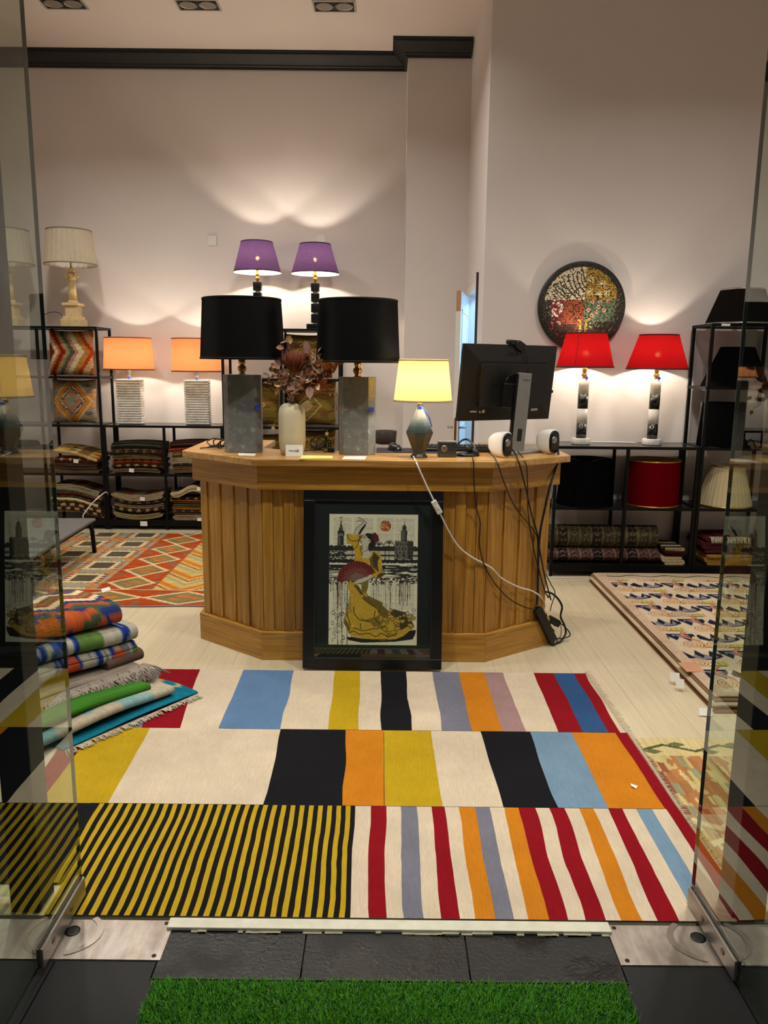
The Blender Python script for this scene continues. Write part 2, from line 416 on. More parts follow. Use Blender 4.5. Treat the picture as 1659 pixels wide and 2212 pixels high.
# cornice
def cornice(name, pts):
    prof = [(0.0, 0.0), (0.022, 0.0), (0.022, 0.016), (0.032, 0.024), (0.032, 0.034), (0.055, 0.05), (0.085, 0.075), (0.108, 0.092), (0.118, 0.094), (0.118, 0.104), (0.130, 0.108), (0.130, 0.122), (0.0, 0.122)]
    mb = MB(); n = len(prof); v = []
    for (x, y, nx, ny) in pts:
        for (o_, z_) in prof: v.append((x + nx * o_, y + ny * o_, CEIL - 0.122 + z_))
    f = []
    for i in range(len(pts) - 1):
        for k in range(n - 1): f.append((i * n + k, i * n + k + 1, (i + 1) * n + k + 1, (i + 1) * n + k))
    f += [tuple(range(n - 1, -1, -1)), tuple((len(pts) - 1) * n + k for k in range(n))]
    mb.add(v, f); return struct(name, mb, M_blackpaint)
cornice('trim_1', [(-4.2, 7.6, 0, -1), (0.165, 7.6, -1, -1), (0.165, 7.28, -1, -1), (0.700, 7.28, 0, -1)])
struct('trim_2', MB().box(DX - 0.018, DX, 6.30, 6.318, 0, 2.22), mat('dark_edge_strip', (58, 44, 40), 0.6))
struct('trim_3', MB().box(DX - 0.012, DX, 6.318, 6.36, 0, 2.12).box(DX - 0.012, DX, 6.96, 7.02, 0, 2.16).box(DX - 0.012, DX, 6.36, 6.96, 2.10, 2.16), M_white)
sk = MB().box(-4.2, 0.165, 7.588, 7.6, 0, 0.09)
struct('baseboard_back', sk, M_white)
struct('baseboard_right', MB().box(DX, 3.7, 5.958, 5.97, 0, 0.09), M_white)
# wooden bar of the threshold
M_thr = mat('worn_white_paint', (206, 204, 184), 0.55, var=0.10, vscale=25)
struct('trim_4', MB().box(-0.573, 0.625, 1.876, 1.915, 0.0, 0.011), M_thr, 0.002)
rb = MB(); random.seed(4)
for k in range(26):
    x = random.uniform(-0.56, 0.6); rb.box(x, x + random.uniform(.01, .06), 1.868, 1.877, 0.0, random.uniform(.002, .006))
rb.build('sealant', mat('old_sealant', (150, 146, 118), 0.8, var=0.2), bpy.data.objects['trim_4'])

# recessed double spotlights
M_can = mat('spotlight_rim', (190, 188, 182), 0.35, metal=0.6)
M_canin = mat('spotlight_black_box', (12, 12, 12), 0.5)
M_refl = mat('spotlight_reflector', (200, 196, 190), 0.15, metal=1.0)
def spot(x, y, label):
    t_ = thing('recessed_spotlight', label, 'ceiling light', (x, y, CEIL - 0.001), 'recessed ceiling spotlights')
    fr = MB(); a, b = 0.165, 0.095
    for (x0, x1, y0, y1) in ((-a, a, -b, -b + .014), (-a, a, b - .014, b), (-a, -a + .014, -b + .014, b - .014), (a - .014, a, -b + .014, b - .014)):
        fr.box(x + x0, x + x1, y + y0, y + y1, CEIL - 0.008, CEIL - 0.0005)
    fr.build('frame', M_can, t_)
    MB().box(x - a + .014, x + a - .014, y - b + .014, y + b - .014, CEIL - 0.003, CEIL - 0.0008).build('housing', M_canin, t_)
    for dx in (-0.075, 0.075):
        h = MB().lathe([(0.066, -0.012), (0.070, -0.006), (0.060, -0.004)], (x + dx, y, CEIL), 28, capb=False, capt=False)
        hd = h.build('lamp_ring', M_can, t_)
        MB().lathe([(0.058, -0.006), (0.03, -0.0035)], (x + dx, y, CEIL), 24, capb=False).build('reflector', M_refl, hd)
spot(-2.49, 6.61, 'recessed twin spotlight in the ceiling at the left above the cornice')
spot(-1.46, 6.61, 'middle recessed twin spotlight in the ceiling above the black cornice')
spot(-0.42, 6.61, 'recessed twin spotlight in the ceiling nearest the pillar')

# blank plates on the back wall
for (px, py, lb) in ((458, 520, 'white square blank cover plate on the wall left of the purple lamps'), (693, 517, 'white square blank cover plate on the wall above the right purple lamp')):
    p_ = P(px, py, 7.6)
    tag(MB().box(p_[0] - .042, p_[0] + .042, 7.590, 7.599, p_[2] - .042, p_[2] + .042).build('cover_plate', M_white, bevel=0.003), lb, 'wall plate', 'blank wall plates')

# ------------------------------------------------------------------ inner door
hinge = (0.700, 6.95); free = (0.575, 6.32)
d = Vector((free[0] - hinge[0], free[1] - hinge[1], 0)); Ld = d.length; d.normalize(); nrm = Vector((d.y, -d.x, 0))
if nrm.x < 0: nrm = -nrm
X = Matrix(((d.x, nrm.x, 0, hinge[0]), (d.y, nrm.y, 0, hinge[1]), (0, 0, 1, 0), (0, 0, 0, 1)))
door = thing('door_3', 'white interior door standing open by the pillar, lit blue from the office', 'door', (hinge[0], hinge[1], 0)); door['kind'] = 'structure'
M_door = mat('door_lacquer', (226, 224, 216), 0.35, var=0.015)
M_dooredge = mat('door_edge_wood', (176, 138, 104), 0.6, var=0.1)
mb = MB().box(0, Ld, -0.03, 0.008, 0.01, 2.083, 0, X=X)
mb.build('door_leaf', [M_door], door, 0.002)
MB().box(Ld, Ld + 0.002, -0.029, 0.007, 1.93, 2.083, 0, X=X).build('edge', M_dooredge, door)
pm = MB()
for (z0, z1) in ((0.15, 0.85), (1.0, 1.95)):
    for a, b in ((0.10, Ld - 0.10),):
        pm.box(a, b, 0.008, 0.013, z0, z0 + .025, X=X); pm.box(a, b, 0.008, 0.013, z1 - .025, z1, X=X)
        pm.box(a, a + .025, 0.008, 0.013, z0, z1, X=X); pm.box(b - .025, b, 0.008, 0.013, z0, z1, X=X)
pm.build('moulding', M_door, door, 0.003)
MB().box(Ld + .0005, Ld + .004, -0.02, -0.002, 0.88, 1.10, X=X).build('lock_plate', M_bronze, door)
hm = MB()
for s_ in (-1, 1):
    y0 = -0.03 if s_ < 0 else 0.008
    hm.tube([X @ Vector((Ld - .06, y0, 1.02)), X @ Vector((Ld - .06, y0 + s_ * .045, 1.02)), X @ Vector((Ld - .10, y0 + s_ * .05, 1.02)), X @ Vector((Ld - .17, y0 + s_ * .05, 1.018))], 0.009)
    hm.box(Ld - .08, Ld - .04, min(y0, y0 + s_ * .006), max(y0, y0 + s_ * .006), 0.90, 1.08, X=X)
hm.build('handle', M_silver, door)

# ------------------------------------------------------------------ glass entrance leaves
M_gedge = mat('glass_edge', (96, 112, 98), 0.35, var=0.05)
M_screw = mat('dull_screw', (120, 112, 100), 0.4, metal=0.8); M_screw2 = mat('dark_screw', (38, 30, 28), 0.5, metal=0.5)
def leaf(name, pivot, near, label):
    d_ = Vector((near[0] - pivot[0], near[1] - pivot[1], 0)); L_ = d_.length; d_.normalize(); n_ = Vector((-d_.y, d_.x, 0))
    X_ = Matrix(((d_.x, n_.x, 0, pivot[0]), (d_.y, n_.y, 0, pivot[1]), (0, 0, 1, 0), (0, 0, 0, 1)))
    t_ = thing(name, label, 'glass door', (pivot[0], pivot[1], 0)); t_['kind'] = 'structure'
    MB().box(0.001, L_, -0.005, 0.005, 0.016, 2.50, X=X_).build('glass_pane', M_glass, t_)
    MB().box(0.0, 0.001, -0.005, 0.005, 0.016, 2.50, X=X_).build('pane_edge', M_gedge, t_)
    b = MB()
    for s_ in (-1, 1): b.box(0.0, 0.285, s_ * 0.0055 - (0.008 if s_ < 0 else 0), s_ * 0.0055 + (0.008 if s_ > 0 else 0), 0.012, 0.068, X=X_)
    f_ = b.build('floor_fitting', M_silver, t_, 0.0015)
    for q in (0.10, 0.22):
        for s_ in (-1, 1):
            s2 = MB(); XX = X_ @ Matrix.Translation((q, s_ * 0.0135, 0.042)) @ Matrix.Rotation(PI / 2 * -s_, 4, 'X')
            s2.lathe([(0.009, 0), (0.009, 0.0012), (0.004, 0.0016)], X=XX, n=16)
            s2.build('screw', M_screw, f_)
    return t_
leaf('door_1', (-0.851, 2.005), (-0.846, 1.02), 'frameless glass door standing open at the left of the entrance')
leaf('door_2', (0.882, 1.990), (0.908, 1.02), 'frameless glass door standing open at the right of the entrance')
# floor plates of the door closers
t = NT('scuffed_steel'); t.set(Metallic=0.75, Roughness=0.42); n1 = t.noise(1, 4, t.coord((40, 6, 40))); n2 = t.noise(9, 5)
t.base(t.mixc(t.ramp(n1, [(0.3, (164, 154, 144)), (0.7, (198, 188, 178))]), t.ramp(n2, [(0.3, (0.7, 0.66, 0.62, 1)), (0.6, (1.05, 1.05, 1.05, 1))]))); M_plate = t.m
for (x0, x1, px, label) in ((-1.145, -0.560, -0.845, 'scuffed steel floor plate under the left glass door'), (0.618, 1.205, 0.876, 'scuffed steel floor plate under the right glass door')):
    t_ = thing('floor_plate', label, 'floor plate', ((x0 + x1) / 2, 1.84, 0), 'steel floor plates')
    MB().box(x0, x1, 1.768, 1.914, -0.009, 0.002).build('plate', M_plate, t_, 0.0008)
    for sx in (x0 + .02, x1 - .02):
        for sy in (1.782, 1.902): MB().lathe([(0.006, 0), (0.006, 0.0012)], (sx, sy, 0.002), 14).build('screw', M_screw2, t_)
    sd = -1 if px > 0 else 1
    a = [(px + sd * 0.105 * math.cos(q), 1.86 + 0.085 * math.sin(q)) for q in np.linspace(-1.25, 0.85, 20)]
    r_ = MB(); v = []
    for (ax, ay) in a: v += [(ax, ay, 0.0032), (px + (ax - px) * .84, 1.86 + (ay - 1.86) * .84, 0.0032)]
    f_ = [(2 * i, 2 * i + 1, 2 * i + 3, 2 * i + 2) for i in range(len(a) - 1)]
    if sd < 0: f_ = [q[::-1] for q in f_]
    r_.add(v, f_).build('wear_arc', mat('polished_steel_arc', (208, 198, 188), 0.22, metal=0.85), t_, solid=0.001)
    MB().lathe([(0.020, 0), (0.020, .002), (0.012, .0022)], (px + sd * 0.022, 1.868, 0.0018), 20).build('pivot_hole', M_canin, t_)
# ------------------------------------------------------------------ black metal shelf units
ZT, ZM2, ZM, ZL, ZB = 1.815, 1.382, 0.955, 0.515, 0.088
def shelf_unit(label, xs, y0, y1, levels):
    t_ = thing('shelf_unit', label, 'shelf', ((xs[0] + xs[-1]) / 2, (y0 + y1) / 2, 0), 'black metal shelf units')
    top = max(levels); p = 0.011
    for x in xs:
        for y in (y0 + p, y1 - p):
            MB().box(x - p, x + p, y - p, y + p, 0, top - 0.021 if x not in (xs[0], xs[-1]) else top - 0.0205).build('post', M_blackmetal, t_, 0.0015)
    for z in levels:
        th = 0.020 if z > 0.2 else 0.05
        b = MB().box(xs[0] - p, xs[-1] + p, y0 - 0.001, y0 + 0.020, z - th, z).box(xs[0] - p, xs[-1] + p, y1 - 0.020, y1 + .001, z - th, z)
        b.box(xs[0] - p, xs[0] + p, y0 + .02, y1 - .02, z - th, z).box(xs[-1] - p, xs[-1] + p, y0 + .02, y1 - .02, z - th, z)
        r_ = b.build('rail', M_blackmetal, t_, 0.001)
        MB().box(xs[0] + p, xs[-1] - p, y0 + .02, y1 - .02, z - 0.012, z - 0.0005).build('shelf_board', M_darkglass, t_)
    return t_
BY0, BY1 = 7.07, 7.43
shelf_unit('tall black metal shelf with two kilim cushions, left end of the back wall', [-3.60, -3.07, -2.545], BY0, BY1, [ZT, ZM2, ZM, ZL, ZB])
shelf_unit('low black metal shelf of folded rugs under the two orange lamps', [-2.52, -1.985, -1.465], BY0, BY1, [ZM, ZL, ZB])
shelf_unit('tall black metal shelf behind the counter carrying the purple lamps', [-1.44, -0.925, -0.405], BY0, BY1, [ZT, ZM2, ZM, ZL, ZB])
RY0, RY1 = 5.58, 5.94
shelf_unit('low black metal shelf under the two red lamps by the right wall', [1.225, 1.735, 2.235], RY0, RY1, [ZM, ZL, ZB])
shelf_unit('tall black metal shelf holding loose lampshades at the right', [2.262, 2.79, 3.31], RY0, RY1, [ZT, ZM2, ZM, ZL, ZB])
tag(MB().box(2.315, 2.375, RY0 - .0022, RY0 - .0012, ZT - .018, ZT - .003).build('price_label', M_paper), 'small white label on the top rail of the tall right shelf', 'label')

# ------------------------------------------------------------------ lamps
def shade_parts(t_, x, y, zb, rb, zt, rt, m, trim=None, trim_m=None, pleat=0, name='lampshade', n=48):
    rf = (lambda a, z: 1 + 0.012 * math.cos(a * pleat)) if pleat else None
    nn = pleat * 6 if pleat else n
    prof = [(rb + (rt - rb) * k / 8, zb + (zt - zb) * k / 8) for k in range(9)]
    sh = MB().lathe(prof, (x, y, 0), nn, capb=False, capt=False, rf=rf).build(name, m, t_)
    if trim_m:
        for (r, z, sgn) in ((rb, zb, 1), (rt, zt, -1)):
            s = (rt - rb) / (zt - zb) * 0.009 * sgn
            e = .0026 if pleat else 0
            tr = MB(); tr.lathe([(r + .0005 - e, z - .001), (r + .0022 + e, z - .001), (r + s + .0022 + e, z + sgn * .009), (r + s + .0005 - e, z + sgn * .009)][::sgn], (x, y, 0), 48, capb=False, capt=False)
            tr.build('shade_trim', trim_m, sh)
    return sh
def spider(t_, x, y, z0, zs, rt, m=None):
    s = MB().tube([(x, y, z0), (x, y, zs)], 0.004)
    for k in range(3):
        a = 2 * PI * k / 3 + .5; s.tube([(x, y, zs - .01), (x + rt * .98 * math.cos(a), y + rt * .98 * math.sin(a), zs)], 0.002, 6)
    s.build('shade_carrier', m or M_brass, t_)
def bulb(t_, x, y, z, r=0.017, k=1.0):
    mm = mat_emit('lit_bulb_' + t_.name, BULB, 1500 * k) if k != 1 else M_bulb
    MB().lathe([(0.010, -0.014), (r * .9, -0.006), (r, 0.003), (r * .85, 0.012), (r * .45, 0.018), (0.002, 0.020)], (x, y, z), 20).build('bulb', mm, t_)

M_sh_purple = mat_shade('purple_linen', (84, 54, 98), trans=(86, 62, 100), tfac=0.10, leak=0.0009, amt=0.5, weave=(210, 210, 210))
M_sh_orange = mat_shade('orange_linen', (205, 128, 80), trans=(240, 160, 104), tfac=0.15, weave=(90, 90, 500), amt=0.12)
M_sh_yellow = mat_shade('yellow_cotton', (236, 204, 130), trans=(250, 206, 108), tfac=0.34, weave=(300, 300, 300), amt=0.05)
M_sh_red = mat_shade('red_linen', (150, 14, 20), trans=(172, 20, 22), tfac=0.11, leak=0.0003, weave=(90, 90, 500), amt=0.12)
M_sh_cream = mat_shade('cream_pleated_silk', (205, 196, 176), trans=(230, 220, 195), tfac=0.25, weave=(120, 120, 6), amt=0.08)
M_sh_black = mat_shade('black_lampshade_fabric', (9, 9, 10), inner=(40, 36, 30), trans=(4, 4, 4), tfac=0.05, weave=(500, 500, 500), amt=0.3)
M_trim_dark = mat('dark_trim', (38, 20, 40), 0.7); M_trim_brown = mat('brown_trim', (120, 62, 30), 0.7)
M_trim_red = mat('dark_red_trim', (70, 6, 12), 0.7); M_trim_taupe = mat('taupe_trim', (128, 118, 104), 0.7)

# -- purple lamps on the tall centre shelf
def purple(px_b, py_b, rb, px_t, py_t, rt, py_neck, label):
    Y = 7.25; pb = P(px_b, py_b, Y); s = S(Y, 2.2); x = pb[0]; pt = P(px_t, py_t, Y)
    t_ = thing('table_lamp', label, 'lamp', (x, Y, ZT), 'purple shaded lamps')
    shade_parts(t_, x, Y, pb[2], rb * s, pt[2], rt * s, M_sh_purple, trim_m=M_trim_dark)
    ztop = P(px_b, py_neck, Y)[2]
    MB().box(x - .075, x + .075, Y - .075, Y + .075, ZT + .0005, ZT + .048).build('plinth', M_blackmarble, t_, 0.003)
    n = 4; h = (ztop - ZT - .048) / n
    for k in range(n):
        z0 = ZT + .048 + k * h
        MB().box(x - .037, x + .037, Y - .037, Y + .037, z0 + .012, z0 + h - .001).build('stone_block', M_blackmarble, t_, 0.004)
    st = MB()
    for k in range(n):
        z0 = ZT + .048 + k * h; st.lathe([(0.022, z0 - .001), (0.022, z0 + .013)], (x, Y, 0), 20)
    st.build('spacer', M_whitemarble, t_)
    MB().lathe([(0.014, 0), (0.011, 0.01), (0.02, 0.022), (0.022, 0.034), (0.012, 0.048), (0.016, 0.055), (0.016, 0.07), (0.010, 0.085), (0.014, .1), (0.014, 0.14)], (x, Y, ztop), 24).build('neck', M_brass, t_)
    bulb(t_, x, Y, pb[2] + 0.12, k=0.95); spider(t_, x, Y, ztop + .12, pt[2] - .012, rt * s)
purple(556, 589, 51, 556.5, 522, 33.5, 609, 'left purple lamp above the black lampshades, stacked black stone stem half hidden')
purple(681, 592, 51.5, 681, 527, 33, 611, 'right purple lamp, whole stem of stacked black stone blocks showing')

# -- orange lamps on the low left shelf
def orange(px_b, py_b, rb, px_t, py_t, rt, px0, px1, py_base, label):
    Y = 7.24; pb = P(px_b, py_b, Y); s = S(Y, 1.5); x = pb[0]; pt = P(px_t, py_t, Y)
    t_ = thing('table_lamp', label, 'lamp', (x, Y, ZM), 'orange shaded lamps')
    shade_parts(t_, x, Y, pb[2], rb * s, pt[2], rt * s, M_sh_orange, trim_m=M_trim_brown)
    zt = P(px_b, py_base, Y)[2]; hw = (px1 - px0) / 2 * s; n = 18; h = (zt - ZM - .001) / n
    b = MB(); X_ = Matrix.Translation((x, Y, 0)) @ Matrix.Rotation(0.06, 4, 'Z')
    for k in range(n):
        z0 = ZM + .0005 + k * h
        b.box(-hw, hw, -hw * .62, hw * .62, z0 + h * .30, z0 + h, X=X_); b.box(-hw + .010, hw - .010, -hw * .62 + .010, hw * .62 - .010, z0 - (.0 if k == 0 else .001), z0 + h * .33, X=X_)
    b.build('ribbed_base', M_ribmarble, t_, 0.003)
    nk = MB().lathe([(0.016, 0), (0.010, 0.008), (0.018, 0.02), (0.020, 0.030), (0.010, 0.044), (0.015, 0.05), (0.015, 0.075), (0.012, 0.12)], (x, Y, zt), 24).build('neck', M_silver, t_)
    MB().lathe([(0.011, 0), (0.011, .0015)], X=Matrix.Translation((x, Y - .02, zt + .012)) @ Matrix.Rotation(PI / 2, 4, 'X'), n=16).build('sticker', M_blueplastic, t_)
    bulb(t_, x, Y, pb[2] + 0.115, k=0.6); spider(t_, x, Y, zt + .1, pt[2] - .012, rt * s)
orange(279, 799, 53, 280.5, 729, 48.5, 256, 309, 819, 'orange lamp with ribbed white stone base, nearest the cushions on the left')
orange(425, 803, 53, 424, 731, 51, 398, 450, 821, 'orange lamp partly hidden by the left black lampshade')

# -- red lamps on the low right shelf
def red(px_b, py_b, rb, px_t, py_t, rt, px_c, py_c, label):
    Y = 5.76; pb = P(px_b, py_b, Y); s = S(Y, 1.5); x = P(px_c, 950, Y)[0]; pt = P(px_t, py_t, Y); x = (x + pb[0]) / 2
    t_ = thing('table_lamp', label, 'lamp', (x, Y, ZM), 'red shaded lamps')
    sh = shade_parts(t_, x, Y, pb[2], rb * s, pt[2], rt * s, M_sh_red, trim_m=M_trim_red)
    if px_c < 1300:
        a = math.radians(236)
        q0 = Vector((x + rb * s * 1.004 * math.cos(a), Y + rb * s * 1.004 * math.sin(a), pb[2])); q1 = Vector((x + rt * s * 1.004 * math.cos(a), Y + rt * s * 1.004 * math.sin(a), pt[2]))
        MB().tube([q0, q1], 0.0016, 6).build('seam', M_trim_red, sh)
    zt = P(px_b, py_c, Y)[2]; z0 = ZM + .044
    MB().lathe([(0.066, 0.0005), (0.068, 0.004), (0.068, 0.040), (0.064, 0.044)], (x, Y, ZM), 40).build('foot', M_whitemarble, t_)
    h = (zt - z0) / 4
    for k in range(4):
        hw = 0.0375
        MB().lathe([(hw, z0 + k * h), (hw, z0 + (k + 1) * h - .0004)], (x, Y, 0), 40).build('stone_drum', M_blackmarble if k in (0, 2) else M_whitemarble, t_)
    MB().lathe([(0.016, 0), (0.010, 0.008), (0.020, 0.02), (0.021, 0.03), (0.012, 0.045), (0.017, 0.05), (0.017, 0.07), (0.012, 0.13)], (x, Y, zt), 24).build('neck', M_gold, t_)
    MB().lathe([(0.011, 0), (0.011, .0015)], X=Matrix.Translation((x + .008, Y - .038, zt + .006)) @ Matrix.Rotation(PI / 2, 4, 'X'), n=16).build('sticker', M_blueplastic, t_)
    bulb(t_, x, Y, pb[2] + 0.10, k=0.56); spider(t_, x, Y, zt + .1, pt[2] - .012, rt * s)
red(1265, 794, 61, 1270, 719, 42.5, 1253, 818, 'red lamp in front of the round mosaic, black and white stone stem')
red(1420, 798, 65, 1427, 722.5, 40.5, 1407, 819, 'red lamp beside the tall right shelf, black and white stone stem')

# -- cream pleated lamps on the tall left shelf
def column_lamp(x, label):
    Y = 7.25; s = S(Y, 2.1)
    zb = P(153, 573, Y)[2]; zt = P(146, 497, Y)[2]; rb, rt = 53.5 * s, 45.5 * s
    t_ = thing('table_lamp', label, 'lamp', (x, Y, ZT), 'cream pleated column lamps')
    shade_parts(t_, x, Y, zb, rb, zt, rt, M_sh_cream, trim_m=M_trim_taupe, pleat=26)
    z = lambda py: P(158, py, Y)[2]
    b = MB()
    b.box(x - .088, x + .088, Y - .088, Y + .088, ZT + .0005, z(690)); b.box(x - .075, x + .075, Y - .075, Y + .075, z(690), z(684))
    b.box(x - .056, x + .056, Y - .056, Y + .056, z(684), z(661)); b.box(x - .075, x + .075, Y - .075, Y + .075, z(661), z(655))
    b.build('pedestal', M_alabaster, t_, 0.004)
    fl = lambda a, zz: 1 - 0.10 * max(0, math.cos(a * 12)) ** 2
    MB().lathe([(0.045, z(655)), (0.047, z(652)), (0.034, z(649))], (x, Y, 0), 32).lathe([(0.036, z(649)), (0.030, z(606))], (x, Y, 0), 96, rf=fl).build('column', M_alabaster, t_)
    cp = MB().lathe([(0.031, z(606)), (0.034, z(604)), (0.030, z(600)), (0.040, z(594)), (0.042, z(592))], (x, Y, 0), 32)
    for sx in (-1, 1):
        for sy in (-1, 1):
            cp.lathe([(0.015, -.012), (0.017, 0), (0.015, .012)], X=Matrix.Translation((x + sx * .034, Y + sy * .028, z(596))) @ Matrix.Rotation(PI / 2, 4, 'X'), n=16)
    cp.lathe([(0.022, z(592)), (0.036, z(586)), (0.028, z(581)), (0.018, z(579))], (x, Y, 0), 32)
    cp.build('capital', M_alabaster, t_)
    MB().lathe([(0.008, z(579)), (0.008, z(560))], (x, Y, 0), 12).build('neck', M_silver, t_)
    spider(t_, x, Y, z(562), zt - .01, rt)
xc = P(153, 573, 7.25)[0]
column_lamp(xc, 'cream pleated lamp on an alabaster column, on the left shelf above the cushions')
column_lamp(xc - 0.56, 'cream pleated column lamp seen through the left glass door')
cb = spline([P(92, 703, 7.2), P(90, 690, 7.19), P(98, 679, 7.18), P(115, 674, 7.18), P(130, 677, 7.19), P(138, 688, 7.2), P(141, 703, 7.21)], 8)
tag(MB().tube(cb, 0.0028, 6).build('lamp_flex', M_softblack), 'thin dark flex looping up on top of the left shelf', 'cable')
cb = spline([(1.86, 5.80, ZM + .006), (1.82, 5.85, ZM + .006), (1.70, 5.86, ZM + .006), (1.62, 5.84, ZM + .008), (1.54, 5.87, ZM + .006), (1.5, 5.86, ZM + .006), (1.42, 5.90, ZM + .006)], 8)
tag(MB().tube(cb, 0.0035, 6).build('lamp_flex', M_whiteplastic), 'white flex lying on the low right shelf between the red lamps', 'cable')

# -- loose lampshades on the right shelves
def loose(px, py_b, rb, py_t, rt, Y, z0, m, label, trim=None, pleat=0):
    pb = P(px, py_b, Y); s = S(Y, z0); pt = P(px, py_t, Y)
    t_ = thing('lampshade', label, 'lampshade', (pb[0], Y, z0), 'loose lampshades on the right shelves')
    h = pt[2] - pb[2]
    shade_parts(t_, pb[0], Y, z0 + .0015, rb * s, z0 + h, rt * s, m, trim_m=trim, pleat=pleat, name='shade')
    spider_z = z0 + h - .03
    g = MB()
    for k in range(3):
        a = 2 * PI * k / 3 + .4; g.tube([(pb[0], Y, spider_z), (pb[0] + rt * s * .97 * math.cos(a), Y + rt * s * .97 * math.sin(a), z0 + h - .004)], 0.002, 6)
    g.lathe([(0.018, spider_z - .002), (0.018, spider_z + .002)], (pb[0], Y, 0), 16); g.build('carrier', M_silver, t_)
LY = 5.76
M_sh_card = mat_shade('black_card_shade', (22, 20, 19), inner=(60, 56, 50), trans=(4, 4, 4), tfac=0.03, amt=0.1)
M_sh_dred = mat_shade('dark_red_silk', (96, 4, 14), inner=(200, 170, 110), trans=(40, 4, 6), tfac=0.06, amt=0.06)
M_sh_pleat = mat_shade('ivory_pleated_silk', (222, 204, 160), trans=(230, 220, 195), tfac=0.2, weave=(90, 90, 6), amt=0.06)
loose(1598, 699, 71, 622, 44, LY, ZT, M_sh_card, 'black cone lampshade with silver rims on top of the tall right shelf', M_silver)
loose(1586, 834, 68, 749, 34, LY, ZM2, M_sh_black, 'black pleated cone lampshade on the second level of the tall right shelf', None, 40)
loose(1574, 963, 66, 871, 60, LY, ZM, M_sh_black, 'black drum lampshade on the third level of the tall right shelf', None)
loose(1262, 1089, 60, 992, 53, LY, ZL, M_sh_black, 'black drum lampshade under the red lamps, next to the counter', None)
loose(1405, 1090, 57, 993, 56, LY, ZL, M_sh_dred, 'dark red drum lampshade with gold rims on the low right shelf', M_gold)
loose(1564, 1090, 56, 1004, 34, LY, ZL, M_sh_pleat, 'ivory pleated lampshade on the lower level of the tall right shelf', M_gold, 34)

# ------------------------------------------------------------------ round mosaic on the right wall
pc = P(1257, 662, 5.93); R_ = 0.309
N = 300; us = np.linspace(-1, 1, N); U_, V_ = np.meshgrid(us, us); rr = np.hypot(U_, V_)
C_ = np.zeros((N, N, 3)); th = hsh(np.floor(U_ * 38), np.floor(V_ * 38), 3)
def put(mask, c, var=0.25, k=0):
    b = lin(c); v = 1 - var + 2 * var * hsh(np.floor(U_ * 38 + k), np.floor(V_ * 38), k)
    C_[mask] = (b[None, None, :] * v[..., None])[mask]
put(rr < 2, (40, 36, 26), .5)
put((th > .86), (112, 96, 50), .3); put((th > .955), (190, 176, 130), .2)
put((V_ < -.30) & (U_ < .05), (60, 14, 10), .5, 2); put((V_ < -.30) & (U_ < .05) & (th > .9), (150, 80, 40), .3)
inn = rr < .90
HV = .15
put(inn & (U_ < .06) & (V_ > HV), (206, 192, 160), .08)
for crv in ([(795, 150), (805, 230), (850, 320)], [(765, 200), (780, 330), (835, 430)], [(690, 165), (700, 300), (740, 400), (820, 480)], [(615, 210), (640, 330), (700, 460), (745, 510)], [(520, 240), (570, 360), (640, 480), (760, 580), (800, 640)], [(445, 275), (500, 400), (560, 490), (650, 570), (720, 640)], [(395, 330), (430, 420), (520, 460)], [(330, 400), (420, 480), (500, 560), (570, 620)], [(300, 430), (380, 520), (520, 630)], [(280, 485), (360, 560), (440, 640)], [(260, 550), (330, 600), (380, 640)], [(435, 470), (500, 530), (620, 545)], [(570, 610), (650, 530), (745, 440), (810, 480)]):
    q_ = np.array(spline([((a_ - 805) / 755, (763 - b_) / 755, 0) for a_, b_ in crv], 8))[:, :2]; dd = np.full(U_.shape, 9.)
    for p0_, p1_ in zip(q_[:-1], q_[1:]):
        e_ = p1_ - p0_; t_ = np.clip(((U_ - p0_[0]) * e_[0] + (V_ - p0_[1]) * e_[1]) / max(1e-9, e_ @ e_), 0, 1); dd = np.minimum(dd, np.hypot(U_ - p0_[0] - t_ * e_[0], V_ - p0_[1] - t_ * e_[1]))
    put(inn & (dd < .013) & (U_ < .06), (26, 22, 18), .1)
put(inn & (U_ >= .06) & (V_ > HV) & (U_ < .80), (150, 116, 36), .4, 5)
for (sx, sy) in ((.17, .61), (.45, .52), (.17, .34), (.38, .28), (.57, .31)):
    d_ = np.hypot(U_ - sx - .0, V_ - sy); a_ = np.arctan2(V_ - sy, U_ - sx)
    put(d_ < .062 + .034 * np.cos(8 * a_), (216, 206, 166), .06)
put((U_ > -.72) & (U_ < .06) & (V_ < HV) & (V_ > -.42), (150, 70, 34), .35, 7)
mort = (np.abs((U_ * 19) % 1 - .5) > .42) | (np.abs((V_ * 19) % 1 - .5) > .42)
put((U_ > -.72) & (U_ < .06) & (V_ < HV) & (V_ > -.42) & mort, (96, 36, 20), .2)
put((U_ > -.72) & (U_ < -.45) & (V_ < HV) & (V_ > -.42), (110, 26, 18), .3)
for k in range(34):
    sx, sy = -.70 + .24 * float(hsh(k, 1)), -.42 + .58 * float(hsh(k, 2))
    put(np.hypot(U_ - sx, V_ - sy) < .022, (226, 206, 190), .1)
put((U_ >= .06) & (U_ < .78) & (V_ < HV) & (V_ > -.34), (88, 104, 78), .3, 9)
for (sx, sy) in ((.24, .10), (.42, .12), (.62, .12), (.40, -.01), (.16, -.08), (.34, -.12), (.53, -.08), (.24, -.21)):
    d_ = np.hypot(U_ - sx, V_ - sy); put(d_ < .048, (206, 160, 140), .1); put(d_ < .020, (130, 60, 56), .1)
put((rr > .90), (30, 27, 20), .45)
for s_, cx in ((-1, -.02), (1, .12)):
    put((np.abs(U_ - (cx - s_ * 0 + s_ * np.clip((V_ + .34) * 1.2, 0, .14) * (V_ > -.45))) < .026) & (V_ < -.24) & (V_ > -.9), (196, 140, 40), .12)
